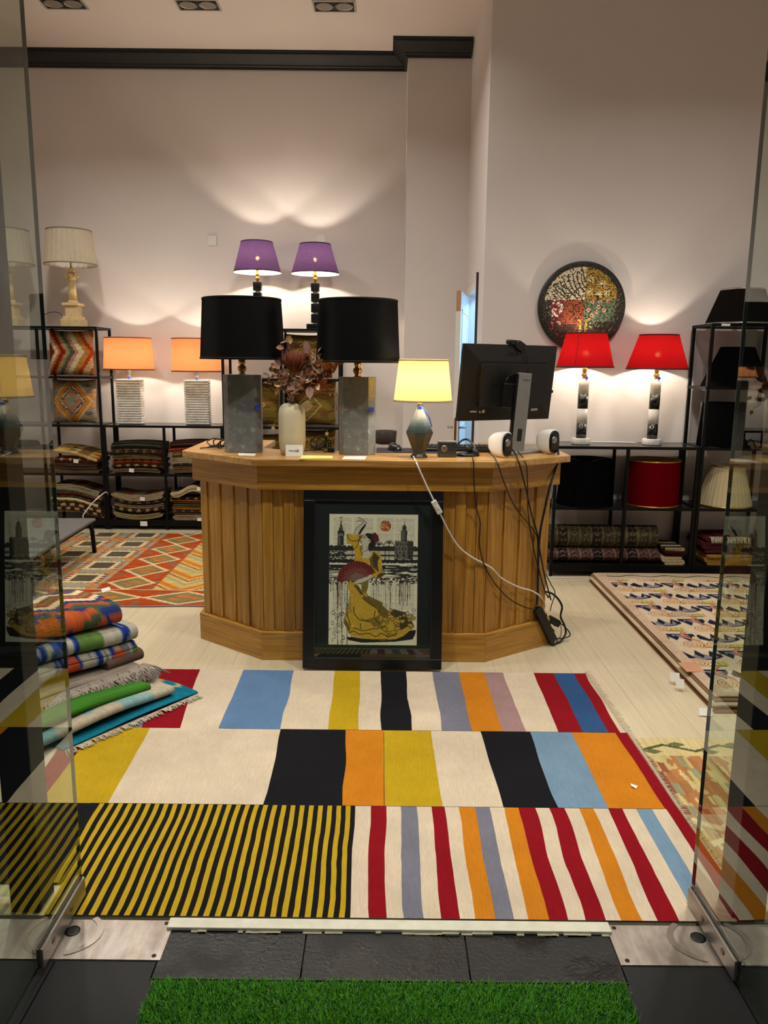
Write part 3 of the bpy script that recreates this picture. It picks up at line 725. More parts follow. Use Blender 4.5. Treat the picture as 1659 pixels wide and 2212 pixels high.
for (sx, sy) in ((.84, -.55), (.80, -.64)): put(np.hypot(U_ - sx, V_ - sy) < .045, (120, 60, 30), .3)
t_ = thing('wall_plaque', 'round mosaic of a tree in four coloured quarters on the right wall', 'wall art', (pc[0], 5.95, pc[2]))
# disc: polar grid sampled from the design
nr, na = 110, 440; ri = np.linspace(0.002, 1, nr); an = np.linspace(0, 2 * PI, na)
RR, AA = np.meshgrid(ri, an, indexing='ij'); ux, uy = RR * np.cos(AA), RR * np.sin(AA)
Cd = C_[np.clip(((uy + 1) / 2 * (N - 1)).round().astype(int), 0, N - 1), np.clip(((ux + 1) / 2 * (N - 1)).round().astype(int), 0, N - 1)]
hb = 0.0035 * hsh(np.floor(ux * 38), np.floor(uy * 38), 11)
Vd = np.stack([pc[0] + ux * R_, 5.932 - hb * (RR < .99), pc[2] + uy * R_], -1)
t = NT('mosaic_chips'); t.set(Roughness=0.4); a = t.node('ShaderNodeVertexColor', layer_name='Col'); t.base(a.outputs[0]); M_mosaic = t.m
grid_obj('mosaic_face', Vd, Cd, M_mosaic, t_, smooth=False)
MB().lathe([(R_ - .012, 0), (R_ + .006, 0), (R_ + .010, 0.010), (R_ + .010, 0.034), (R_, 0.038)], X=Matrix.Translation((pc[0], 5.969, pc[2])) @ Matrix.Rotation(PI / 2, 4, 'X'), n=96).build('rim', mat('black_chip_rim', (30, 28, 24), 0.45, var=.4, vscale=60), t_)
# ------------------------------------------------------------------ oak counter
ZC = 1.05
cnt = thing('counter', 'oak panelled shop counter with chamfered corners in the middle of the shop', 'counter', (-0.05, 4.3, 0))
PL, PR, PLL, PRR = (-0.612, 3.885), (0.520, 3.885), (-0.987, 4.190), (0.890, 4.150)
PLB, PRB = (-0.987, 4.80), (0.890, 4.80)
def off(d, pts=None):
    base = [Vector(p) for p in (PLB, PLL, PL, PR, PRR, PRB)]; out = []
    for i, p in enumerate(base):
        a = (base[i] - base[i - 1]).normalized() if i > 0 else None; b = (base[i + 1] - base[i]).normalized() if i < 5 else None
        na = Vector((a.y, -a.x)) if a else None; nb = Vector((b.y, -b.x)) if b else None
        na = -na if na is not None and na.dot(p - Vector((-.05, 4.4))) < 0 else na
        nb = -nb if nb is not None and nb.dot(p - Vector((-.05, 4.4))) < 0 else nb
        if na is None: q = p + nb * d
        elif nb is None: q = p + na * d
        else: q = p + (na + nb) * d / (1 + na.dot(nb))
        out.append((q.x, q.y))
    return out
def band(d0, d1, z0, z1, name, mats, bevel=0.002):
    A, B = off(d0), off(d1); names = []
    for i in range(5):
        poly = [A[i], A[i + 1], B[i + 1], B[i]]
        e = Vector(A[i + 1]) - Vector(A[i]); ang = math.atan2(e.y, e.x)
        o_ = Vector((A[i][0], A[i][1], 0)); X_ = Matrix.Translation(o_) @ Matrix.Rotation(ang, 4, 'Z'); Xi = X_.inverted()
        pl = [Xi @ Vector((q[0], q[1], 0)) for q in poly]
        mb = MB().prism([(q.x, q.y) for q in pl], z0, z1)
        off_ = root_loc(cnt); o = None
        # each board keeps its own axis so that the grain follows it
        b = mb.build(name, mats, None, bevel); b.parent = cnt; b.matrix_basis = Matrix.Translation(-off_) @ X_
band(0.0, 0.026, 0.0, 0.150, 'plinth_board', M_oakh)
band(0.004, 0.040, 0.893, 1.014, 'fascia_board', M_oakh)
# boarding: raised and set-back staves
A = off(0.0)
for i in range(5):
    a, b = Vector(A[i]), Vector(A[i + 1]); e = b - a; L_ = e.length; ang = math.atan2(e.y, e.x)
    X_ = Matrix.Translation((a.x, a.y, 0)) @ Matrix.Rotation(ang, 4, 'Z')
    n = max(2, int(round(L_ / 0.054))); wd = L_ / n
    if i in (0, 4): MB().box(0, L_, 0.012, 0.03, 0.05, 0.95, X=X_).build('side_panel', M_oakv, cnt); continue
    for k in range(n):
        r_ = -0.006 if k % 2 == 0 else 0.003
        if i == 2 and -0.36 < a.x + (k + .5) * wd < 0.27 and False: continue
        o = MB().box(k * wd + .0008, (k + 1) * wd - .0008, r_, 0.024, 0.140 if k % 2 else 0.1505, 0.8925 if k % 2 == 0 else 0.90, X=X_).build('stave', M_oakv, cnt, 0.002)
O_ = off(0.085); I_ = off(-0.32)
mb = MB()
for i in range(5):
    mb.prism([O_[i], O_[i + 1], I_[i + 1], I_[i]], 1.0155, ZC)
top = mb.build('countertop', M_oaktop, cnt, 0.004)

# ------------------------------------------------------------------ black lamps on the counter
def black_lamp(px0, px1, py_b, sb, st, py_base, Y, rz, sheen, label):
    s = S(Y, 1.2); p0 = P((px0 + px1) / 2, py_b, Y); x = p0[0]; w_ = (px1 - px0) / 2 * s
    t_ = thing('table_lamp', label, 'lamp', (x, Y, ZC), 'black shaded lamps on the counter')
    zt = P((px0 + px1) / 2, py_base, Y)[2]
    X_ = Matrix.Translation((x, Y, 0)) @ Matrix.Rotation(rz, 4, 'Z'); c = w_ * .30
    poly = [(-w_, -w_ * .55 + c), (-w_ + c, -w_ * .62), (w_ - c, -w_ * .62), (w_, -w_ * .55 + c), (w_, w_ * .4), (w_ - c, w_ * .62), (-w_ + c, w_ * .62), (-w_, w_ * .4)]
    b = MB().prism(poly, ZC + .0005, zt, X=X_).build('stone_base', M_greymarble, t_, 0.002)
    q = X_ @ Vector((w_ * .82, -w_ * .56, ZC + (zt - ZC) * .59))
    MB().box(-.013, .013, -.0012, .0012, -.012, .012, X=Matrix.Translation(q + Vector((.004, -.006, 0))) @ Matrix.Rotation(rz + .5, 4, 'Z')).build('sticker', M_blueplastic, t_)
    MB().lathe([(0.020, 0), (0.013, 0.008), (0.022, 0.024), (0.024, 0.036), (0.012, 0.052), (0.018, 0.058), (0.018, 0.07), (0.012, 0.085), (0.012, 0.2)], (x, Y, zt), 24).build('neck', M_bronze, t_)
    pb = P(sb[0], sb[1], Y); pt = P(st[0], st[1], Y)
    sh = shade_parts(t_, (pb[0] + pt[0]) / 2, Y, pb[2], sb[2] * s, pt[2], st[2] * s, sheen, trim_m=M_blackshade)
    spider(t_, x, Y, zt + .1, pt[2] - .012, st[2] * s, M_bronze)
M_sh_sheen = mat_shade('black_lampshade_card', (12, 12, 12), inner=(40, 36, 30), trans=(3, 3, 3), tfac=0.02)
# the card of this shade has a slight gloss
_nt = M_sh_sheen.node_tree; _o = _nt.nodes['Material Output']; _prev = _o.inputs[0].links[0].from_socket
_g = _nt.nodes.new('ShaderNodeBsdfGlossy'); _g.inputs['Roughness'].default_value = 0.38; _g.inputs[0].default_value = (1, 1, 1, 1)
_m = _nt.nodes.new('ShaderNodeMixShader'); _m.inputs[0].default_value = 0.02
_nt.links.new(_prev, _m.inputs[1]); _nt.links.new(_g.outputs[0], _m.inputs[2]); _nt.links.new(_m.outputs[0], _o.inputs[0])
black_lamp(487, 567, 978, (522.5, 776, 89.5), (525, 645, 82), 809, 4.13, 0.05, M_sh_sheen, 'black drum lamp on grey marble block at the left end of the counter')
black_lamp(733, 810, 984, (773, 783, 89), (774, 648, 83), 814, 4.08, -0.10, M_sh_sheen, 'black drum lamp on grey marble block between the vase and the yellow lamp')

# ------------------------------------------------------------------ yellow lamp
Yy = 3.95; s = S(Yy, 1.2); x = P(905, 990, Yy)[0]; zz = lambda py: P(905, py, Yy)[2]
yl = thing('table_lamp', 'yellow lamp on a faceted blue-grey ceramic base at the front of the counter', 'lamp', (x, Yy, ZC))
t = NT('dip_glazed_ceramic'); t.set(Roughness=0.22); t.b.inputs['Coat Weight'].default_value = 0.3
tc = t.node('ShaderNodeTexCoord'); sp = t.node('ShaderNodeSeparateXYZ'); t.link(tc.outputs['Object'], sp.inputs[0])
nz = t.noise(1, 3, t.coord((20, 20, 220))); ad = t.node('ShaderNodeMath', operation='MULTIPLY_ADD'); t.link(nz, ad.inputs[0]); ad.inputs[1].default_value = 0.03; t.link(sp.outputs[2], ad.inputs[2])
mr = t.node('ShaderNodeMapRange'); mr.inputs[1].default_value = 0.0; mr.inputs[2].default_value = 0.29; t.link(ad.outputs[0], mr.inputs[0])
t.base(t.ramp(mr.outputs[0], [(0.30, (46, 54, 50)), (0.52, (52, 66, 66)), (0.60, (86, 108, 116)), (0.72, (156, 168, 166)), (0.86, (206, 202, 180)), (1.0, (222, 214, 188))])); M_dip = t.m
prof = [(20, 991), (20, 986), (15, 980), (14, 976), (31.5, 934), (8, 884), (7, 880)]
MB().lathe([(r * s, zz(py) if i else ZC + .0005) for i, (r, py) in enumerate(prof)], (x, Yy, 0), 8, smooth=False).build('ceramic_base', M_dip, yl, 0.002)
st = MB(); q0 = [(x - .008, Yy - .03, zz(880)), (x + .0, Yy - .03, zz(876)), (x + .02, Yy - .034, zz(884)), (x + .045, Yy - .05, zz(900)), (x + .058, Yy - .055, zz(920))]
st.tube(q0, 0.003, 6); st.box(x - .014, x + .008, Yy - .035, Yy - .032, zz(884), zz(877)); st.build('price_sticker', mat('blue_tape', (70, 120, 255), 0.4), yl)
MB().lathe([(0.010, zz(881)), (0.013, zz(878)), (0.013, zz(862))], (x, Yy, 0), 16).build('neck', M_brass, yl)
pb = P(911, 867, Yy); pt = P(917.5, 776, Yy)
shade_parts(yl, (pb[0] + pt[0]) / 2, Yy, pb[2], 62.5 * s, pt[2], 52 * s, M_sh_yellow, trim_m=mat('cream_trim', (226, 204, 140), 0.7))
bulb(yl, (pb[0] + pt[0]) / 2, Yy, pb[2] + .095, k=0.42); spider(yl, (pb[0] + pt[0]) / 2, Yy, zz(866), pt[2] - .012, 52 * s)

# ------------------------------------------------------------------ vase and dried flowers
Yv = 4.02; s = S(Yv, 1.2); xv = P(631.5, 985, Yv)[0]; zz = lambda py: P(631, py, Yv)[2]
M_vase = mat('matt_cream_stoneware', (214, 204, 172), 0.75, var=0.04, vscale=20, bump=0.08)
vp = [(20, 984), (24, 980), (27.5, 968), (29, 950), (29, 895), (27.5, 884), (23, 876), (17, 872), (14, 871), (12.5, 873), (12.5, 885)]
vase = thing('vase', 'tall cream bottle vase with rounded shoulders beside the business card', 'vase', (xv, Yv, ZC))
MB().lathe([(r * s, zz(py) if i else ZC + .0005) for i, (r, py) in enumerate(vp)], (xv, Yv, 0), 48, capt=False).build('vase_body', M_vase, vase)
bq = thing('dried_bouquet', 'brown dried flowers and leaves standing in the cream vase', 'flowers', (xv, Yv, zz(880)))
random.seed(11)
M_leafb = mat('dried_leaf_brown', (156, 110, 76), 0.8, var=0.3, vscale=14); M_leafp = mat('dried_leaf_pale', (216, 186, 148), 0.8, var=0.2, vscale=14)
M_leafo = mat('dried_leaf_rust', (198, 128, 74), 0.8, var=0.25, vscale=14); M_leafm = mat('dried_leaf_mauve', (150, 112, 98), 0.8, var=0.25, vscale=14)
M_stem = mat('dried_stem', (84, 60, 40), 0.8)
stems = MB(); base = Vector((xv, Yv, zz(884)))
def leafshape(mb, q, dirv, L_, W_, m, curl=.25, roll=0.0):
    dirv = dirv.normalized(); sd = dirv.cross(Vector((0.2, -1, .3))).normalized(); nn = sd.cross(dirv)
    sd = (sd * math.cos(roll) + nn * math.sin(roll)); nn = sd.cross(dirv); v = []
    for i in range(6):
        u = i / 5; wdt = W_ * math.sin(PI * min(1, u * .92 + .06)) ** .7
        for j in (-1, 0, 1): v.append(q + dirv * (L_ * u) + sd * (j * wdt / 2) + nn * (-curl * L_ * u * u + abs(j) * W_ * .18))
    f = [(i * 3 + j, i * 3 + j + 1, i * 3 + j + 4, i * 3 + j + 3) for i in range(5) for j in range(2)]
    mb.add(v, f, m, True)
# clusters of round and pointed leaves around where the photo shows them
heads = [((690, 812), 18, 15), ((715, 795), 9, 12), ((660, 800), 12, 14), ((672, 770), 8, 16), ((640, 845), 16, 14), ((655, 830), 16, 15), ((625, 820), 14, 14), ((690, 835), 12, 14), ((608, 832), 10, 12), ((600, 800), 8, 13), ((622, 748), 6, 11), ((695, 765), 4, 12), ((634, 862), 14, 11), ((712, 850), 4, 9), ((585, 822), 7, 9), ((722, 780), 5, 14), ((612, 785), 5, 13), ((676, 790), 12, 13)]
leaf_parts = [(M_leafb, MB()), (M_leafp, MB()), (M_leafo, MB()), (M_leafm, MB())]
for (hx, hy), cnt_, sz in heads:
    Yh = Yv + random.uniform(-.05, .05); h = Vector(P(hx, hy, Yh)); st_ = [base, base.lerp(h, .5) + Vector((0, 0, .02)), h]
    stems.tube(spline(st_, 5), 0.0018, 5)
    for k in range(cnt_):
        dr = Vector((random.gauss(0, 1), random.gauss(0, .8), random.gauss(.25, .8)))
        q = h + Vector((random.gauss(0, 6 * s), random.gauss(0, 8 * s), random.gauss(0, 6 * s)))
        w0 = random.random(); kind = 2 if hx > 680 and w0 < .5 else (1 if w0 > .76 else (3 if w0 > .45 else 0))
        leafshape(leaf_parts[kind][1], q, dr, sz * s * random.uniform(1.2, 2.0), sz * s * random.uniform(.75, 1.3), 0, random.uniform(-.3, .4), random.uniform(-1.5, 1.5))
# one large upright leaf and a fallen sprig
leafshape(leaf_parts[2][1], Vector(P(716, 806, Yv)), Vector((.25, 0, 1)), 42 * s, 18 * s, 0, .1); leafshape(leaf_parts[2][1], Vector(P(706, 808, Yv)), Vector((-.1, -.2, 1)), 32 * s, 14 * s, 0, .2)
leafshape(leaf_parts[0][1], Vector(P(728, 878, Yv)), Vector((.3, 0, -1)), 10 * s, 8 * s, 0, .1)
stems.tube(spline([base, Vector(P(690, 850, Yv)), Vector(P(712, 866, Yv)), Vector(P(727, 874, Yv))], 5), .0012, 5)
stems.build('stem_bundle', M_stem, bq)
for m_, mb_ in leaf_parts: tag(mb_.build('leaf_spray', m_, bq), kind='stuff')
pr = MB(); h = Vector(P(637, 806, Yv - .02)); random.seed(3)
pr.lathe([(0.004, 0), (0.02, .012), (0.026, .03)], tuple(h), 16)
for k in range(95):
    a = random.uniform(0, 2 * PI); r0 = random.uniform(.004, .024); r1 = r0 * 1.9 + random.uniform(0, .014); hh = random.uniform(.085, .125)
    pr.tube([h + Vector((r0 * math.cos(a), r0 * math.sin(a), .01)), h + Vector((r1 * 1.25 * math.cos(a), r1 * 1.25 * math.sin(a), hh * .55)), h + Vector((r1 * 1.3 * math.cos(a), r1 * 1.3 * math.sin(a), hh))], [.0034, .0028, .0008], 5)
pr.build('protea_head', mat('dried_protea', (124, 58, 36), 0.7, var=.35, vscale=60), bq)

# ------------------------------------------------------------------ papers, cards, small things on the counter
def flat(name, quad, z, m, label, cat, group=None, th=0.0008):
    pts = [F(px, py, z) for px, py in quad]
    return tag(MB().prism([(p[0], p[1]) for p in pts], z + .0003, z + th).build(name, m), label, cat, group)
flat('paper_slip', ((514, 979), (554, 980), (550, 985), (516, 984)), ZC, M_paper, 'small white slip of paper before the left black lamp', 'paper', th=.001)
flat('paper_sheet', ((744, 986), (792, 986), (788, 993), (739, 992)), ZC, M_paper, 'white sheet of paper before the right marble lamp base', 'paper', th=.001)
flat('note_pad', ((653, 986), (719, 987), (717, 992.5), (647, 993)), ZC, M_yellowpaper, 'yellow note pad at the counter edge before the business card', 'note pad', th=.006)
Yc = 3.90; p0 = F(617, 986, ZC); p1 = F(654.5, 986, ZC); w_ = p1[0] - p0[0]; h_ = 0.058
Xc = Matrix.Translation(((p0[0] + p1[0]) / 2, p0[1], ZC + .0008)) @ Matrix.Rotation(-0.20, 4, 'X')
card = thing('business_card', 'white business card with black lettering leaning on the cream vase', 'card', ((p0[0] + p1[0]) / 2, p0[1], ZC))
MB().box(-w_ / 2, w_ / 2, 0, .0008, 0, h_, X=Xc).build('card_sheet', M_paper, card)
Xt = Xc @ Matrix.Translation((-.010, -.0006, h_ * .46)) @ Matrix.Rotation(PI / 2, 4, 'X')
lettering('printed_name', 'TRADE', 0.0125, Xt, M_ink, card, .0002)
gb = MB(); Xg = Xc @ Matrix.Translation((.016, -.0005, h_ * .5)) @ Matrix.Rotation(PI / 2, 4, 'X')
gb.lathe([(0.0085, 0), (0.0090, 0), (0.0090, .0003), (0.0085, .0003)], X=Xg, n=24, capb=False, capt=False)
gb.prism([(-.007, -.003), (-.002, .002), (.001, .001), (.003, .004), (.006, .0), (.003, -.002), (.004, -.006), (-.001, -.004)], 0.0001, .0004, X=Xg)
gb.build('globe_mark', M_ink, card)

def coil(name, cx, cy, r, loops, label, seed, plug=True, z=ZC, lean=.3, rad=.0032, grp='coiled black cables on the counter'):
    rnd = random.Random(seed); pts = []
    n = loops * 12
    for k in range(n):
        a = 2 * PI * k / 12; rr_ = r * (0.65 + .35 * math.sin(k * .37 + seed)) * rnd.uniform(.92, 1.08)
        zz_ = z + .005 + abs(math.sin(a * .5 + k * .05)) * r * lean * (1 if (k // 12) % 2 else .25) + .004 * rnd.random()
        pts.append((cx + rr_ * math.cos(a) * 1.3, cy + rr_ * math.sin(a) * .8, zz_))
    pts += [(cx - r * 1.6, cy - r * .3, z + .005), (cx - r * 1.9, cy - r * .7, z + .005)]
    t_ = thing(name, label, 'cable', (cx, cy, z), grp)
    MB().tube(spline(pts, 4), rad, 6).build('flex', M_softblack, t_)
    if plug:
        X_ = Matrix.Translation((cx + r * 1.0, cy - r * .7, z + .0125)) @ Matrix.Rotation(rnd.uniform(-.5, .5), 4, 'Z')
        pb_ = MB().box(-.03, .03, -.012, .012, -.012, .012, X=X_).build('plug', M_blackplastic, t_, .004)
        MB().box(-.028, -.003, -.0122, -.0118, -.008, .008, X=X_).build('switch', M_silver, pb_)
    return t_
q = F(464, 970, ZC); coil('power_cable', q[0] + .01, q[1] + .02, .045, 5, 'coiled black cable left of the left black lamp', 2, False, lean=1.0)
q = F(693, 976, ZC); coil('power_cable', q[0], q[1] + .02, .045, 5, 'coiled black cable with plugs between vase and right black lamp', 5, True, lean=1.6)

# desk mat, mouse, keyboards
ms = thing('mouse', 'black computer mouse left of the yellow lamp', 'mouse', (*F(853, 974, ZC)[:2], ZC))
p_ = F(853, 975, ZC); Xm = Matrix.Translation((p_[0], p_[1] + .03, ZC + .0035)) @ Matrix.Rotation(.5, 4, 'Z')
mm = MB(); v = []; nu, nv = 9, 12
for i in range(nu + 1):
    u = i / nu
    for j in range(nv):
        a = 2 * PI * j / nv; rr_ = math.cos(u * PI / 2) ** .6
        v.append(Xm @ Vector((.032 * rr_ * math.cos(a), .055 * rr_ * math.sin(a), .036 * math.sin(u * PI / 2) * (1 + .15 * math.sin(a)))))
mm.add(v, [(i * nv + j, i * nv + (j + 1) % nv, (i + 1) * nv + (j + 1) % nv, (i + 1) * nv + j) for i in range(nu) for j in range(nv)] + [tuple(range(nv - 1, -1, -1))], 0, True)
mm.build('mouse_body', M_blackplastic, ms)
MB().lathe([(.008, -.004), (.008, .004)], X=Xm @ Matrix.Translation((0, -.028, .031)) @ Matrix.Rotation(PI / 2, 4, 'Y'), n=16).build('wheel', M_silver, ms)
MB().tube(spline([Xm @ Vector((0, -.05, .006)), (p_[0] - .01, p_[1] - .05, ZC + .005), (p_[0] + .03, p_[1] - .06, ZC + .004), (p_[0] + .10, p_[1] - .045, ZC + .004)], 6), .0018, 6).build('mouse_cable', M_softblack, ms)
q0, q1 = F(812, 979, ZC), F(985, 966, ZC)
tag(MB().box(-0.045, 0.33, 4.13, 4.38, ZC + .0003, ZC + .0030).build('desk_mat', mat('dark_desk_mat', (44, 36, 40), 0.85, bump=.2), bevel=.001), 'dark desk mat under the mouse on the counter', 'desk mat')
kb = thing('keyboard', 'black keyboard behind the silver box and headset on the counter', 'keyboard', (0.42, 4.28, ZC))
MB().box(.19, .60, 4.20, 4.36, ZC + .0032, ZC + .022).build('keyboard_case', M_blackplastic, kb, .004)
kk = MB()
for r_ in range(5):
    for c_ in range(15): kk.box(.20 + c_ * .0262, .20 + c_ * .0262 + .022, 4.212 + r_ * .029, 4.212 + r_ * .029 + .024, ZC + .0218, ZC + .030)
kk.build('keys', M_softblack, kb)
# low grey box with a round dial
bx = thing('speaker_box', 'small grey metal box with a round knob right of the yellow lamp', 'box', (0.268, 3.99, ZC))
b0 = F(946, 988, ZC); b1 = F(986, 988, ZC); hb = (P(966, 955, b0[1])[2] - ZC)
MB().box(b0[0], b1[0], b0[1], b0[1] + .07, ZC + .0005, ZC + hb).build('case', mat('gunmetal', (92, 98, 102), 0.3, metal=.7), bx, .003)
MB().lathe([(.014, 0), (.016, .002), (.016, .004), (.011, .004), (.010, .003)], X=Matrix.Translation((b0[0] + .030, b0[1], ZC + hb * .58)) @ Matrix.Rotation(PI / 2, 4, 'X'), n=28).build('knob', M_silver, bx)
MB().box(b0[0] + .002, b1[0] - .002, b0[1] + .002, b0[1] + .068, ZC + hb, ZC + hb + .002).build('lid', M_greymetal, bx)
# headset lying on the counter
hs = thing('headset', 'black telephone headset lying between the grey box and the left speaker', 'headset', (0.42, 3.97, ZC))
q0 = F(1005, 985, ZC); MB().lathe([(.055, .0005), (.058, .006), (.05, .014), (.02, .018)], (q0[0] + .01, q0[1] + .01, ZC), 28).build('cradle', M_blackplastic, hs)
arc = [P(985, 966, 4.1), P(995, 953, 4.1), P(1008, 949, 4.1), P(1020, 957, 4.08), P(1028, 972, 4.05), P(1030, 982, 4.02)]
MB().tube(spline(arc, 8), .0055, 8).build('headband', M_blackplastic, hs)
ec = MB()
for (px, py, yy_) in ((1012, 970, 4.06), (1028, 978, 4.04)): ec.lathe([(.010, -.012), (.026, -.010), (.028, 0), (.022, .012), (.006, .014)], X=Matrix.Translation(P(px, py, yy_)) @ Matrix.Rotation(1.2, 4, 'Y'), n=20)
ec.build('ear_cushion', M_softblack, hs)
# storage basket behind the counter
tag(MB().lathe([(.052, 0.0005), (.060, 0.005), (.066, .075), (.063, .078), (.060, .074), (.054, .01)], (P(833, 960, 4.62)[0], 4.63, ZC - .0), 32).build('storage_bowl', mat('felt_bowl', (66, 60, 56), 0.9, var=.2), ), 'dark round felt bowl at the back of the counter behind the mouse', 'bowl')

# ------------------------------------------------------------------ monitor (seen from behind)
TL, BLp, TR = Vector(P(1003, 742, 4.15)), Vector(P(988, 910, 4.19)), Vector(P(1207, 748, 4.45))
ex = (TR - TL).normalized(); ez = (TL - BLp); ez = (ez - ex * ez.dot(ex)).normalized(); ey = ez.cross(ex)
Wm, Hm = (TR - TL).length * .985, (TL - BLp).length
Xmon = Matrix(((ex.x, ey.x, ez.x, BLp.x), (ex.y, ey.y, ez.y, BLp.y), (ex.z, ey.z, ez.z, BLp.z), (0, 0, 0, 1)))
q_n = F(1118, 980, ZC)
mon = thing('monitor', 'computer monitor seen from behind on its silver stand', 'monitor', (q_n[0], q_n[1], ZC))
MB().box(0, Wm, 0.0, 0.022, 0, Hm, X=Xmon).build('screen_bezel', M_blackplastic, mon, .003)
MB().box(.012, Wm - .012, .0222, .0228, .02, Hm - .012, X=Xmon).build('screen', mat('screen_panel', (6, 7, 9), .12), mon)
b = MB(); a0 = [(.004, .004), (Wm - .004, .004), (Wm - .004, Hm - .004), (.004, Hm - .004)]; a1 = [(.095, .085), (Wm - .075, .085), (Wm - .075, Hm - .085), (.095, Hm - .085)]
v = [Xmon @ Vector((p[0], 0, p[1])) for p in a0] + [Xmon @ Vector((p[0], -.022, p[1])) for p in a1]
b.add(v, [(i, (i + 1) % 4, (i + 1) % 4 + 4, i + 4) for i in range(4)] + [(4, 5, 6, 7)])
b.box(.100, Wm - .08, -.044, -.020, .080, Hm - .098, X=Xmon)
sh = b.build('back_shell', mat('monitor_shell', (17, 16, 14), .5, bump=.15, bscale=400), mon, .002)
vt = MB()
for k in range(26): vt.box(.096, .0995, -.040, -.022, .10 + k * (Hm - .22) / 26, .10 + k * (Hm - .22) / 26 + .004, X=Xmon)
vt.build('vent', M_softblack, mon)
FX = Matrix.Rotation(PI / 2, 4, 'X')
lettering('maker_mark', 'ASUS', .034, Xmon @ Matrix.Translation((Wm * .50, -.0135, Hm - .048)) @ Matrix.Rotation(-.245, 4, 'X') @ FX, mat('gloss_black_letters', (5, 5, 5), .2), mon, .0006)
lettering('port_lettering', 'EXPRESS', .012, Xmon @ Matrix.Translation((.085, -.0165, .052)) @ FX, M_paper, mon, .0006)
pw = MB().prism([(.122, .045), (.137, .045), (.124, .060)], .0, .001, X=Xmon @ Matrix.Translation((0, -.016, 0)) @ FX)
pw.prism([(.140, .047), (.143, .061), (.158, .061), (.158, .045), (.146, .045)], .0, .001, X=Xmon @ Matrix.Translation((0, -.016, 0)) @ FX)
pw.prism([(Wm * .76, .050), (Wm * .835, .052), (Wm * .835, .066), (Wm * .76, .064)], .0, .001, X=Xmon @ Matrix.Translation((0, -.016, 0)) @ FX)
pw.build('sticker', M_paper, mon)
MB().box(Wm - .014, Wm + .012, .002, .018, Hm * .36, Hm * .40, X=Xmon).build('side_clip', M_blackplastic, mon, .003)
# stand
n0, n1 = Vector(P(1118, 977, 4.19)), Vector(P(1136, 806, 4.19)); wn = 15 * S(4.2, 1.2)
nd = (n1 - n0).normalized(); sx_ = Vector((.96, .28, 0)); sx_ = (sx_ - nd * sx_.dot(nd)).normalized(); sy_ = nd.cross(sx_)
Xn = Matrix(((sx_.x, sy_.x, nd.x, n0.x), (sx_.y, sy_.y, nd.y, n0.y), (sx_.z, sy_.z, nd.z, n0.z), (0, 0, 0, 1))); Ln = (n1 - n0).length
nk = MB().box(-wn, wn, 0.0, .022, -.004, Ln, X=Xn).build('stand_neck', M_greymetal, mon, .003)
MB().box(-wn - .012, -wn, .002, .024, .01, Ln * .98, X=Xn).build('neck_side', M_blackplastic, nk)
MB().box(-.012, .014, -.0008, .004, .060, .125, X=Xn).build('cable_hole', M_softblack, nk)
lettering('stand_lettering', 'ProArt', .013, Xn @ Matrix.Translation((.008, -.0008, Ln - .036)) @ FX, mat('grey_letters', (80, 78, 76), .5), mon, .0003)
hc = Xn @ Vector((0, .02, Ln * .86)); MB().lathe([(.05, 0), (.05, .030)], X=Matrix.Translation(hc + Vector((-.045, .012, 0))) @ Matrix.Rotation(.3, 4, 'Z') @ Matrix.Rotation(-PI / 2, 4, 'X'), n=32).build('hinge_mount', M_blackplastic, mon)
MB().box(-.11, -.02, .012, .05, Ln * .55, Ln * .86, X=Xn).build('mount_arm', M_blackplastic, mon, .006)
bp = [F(px, py, ZC) for px, py in ((1098, 985), (1192, 975), (1190, 962), (1092, 966))]
MB().prism([(p[0], p[1]) for p in bp], ZC + .0005, ZC + .011).build('stand_foot', M_greymetal, mon, .003)
# webcam on the monitor
wc = thing('webcam', 'black webcam clipped on top of the monitor', 'webcam', tuple(Xmon @ Vector((Wm * .52, 0, Hm))))
wb = MB().box(Wm * .455, Wm * .545, -.012, .03, Hm + .001, Hm + .026, X=Xmon); wb.build('camera_body', M_blackplastic, wc, .008)
MB().box(Wm * .53, Wm * .62, -.018, .0, Hm - .03, Hm + .018, X=Xmon @ Matrix.Translation((Wm * .58, 0, Hm)) @ Matrix.Rotation(.45, 4, 'Y') @ Matrix.Translation((-Wm * .58, 0, -Hm))).build('clip_arm', M_blackplastic, wc, .006)
MB().tube(spline([Xmon @ Vector((Wm * .60, -.02, Hm - .01)), Xmon @ Vector((Wm * .64, -.030, Hm - .07)), Xmon @ Vector((Wm * .645, -.048, Hm - .13)), Xmon @ Vector((Wm * .63, -.05, Hm - .17))], 6), .0022, 6).build('webcam_cable', M_softblack, wc)

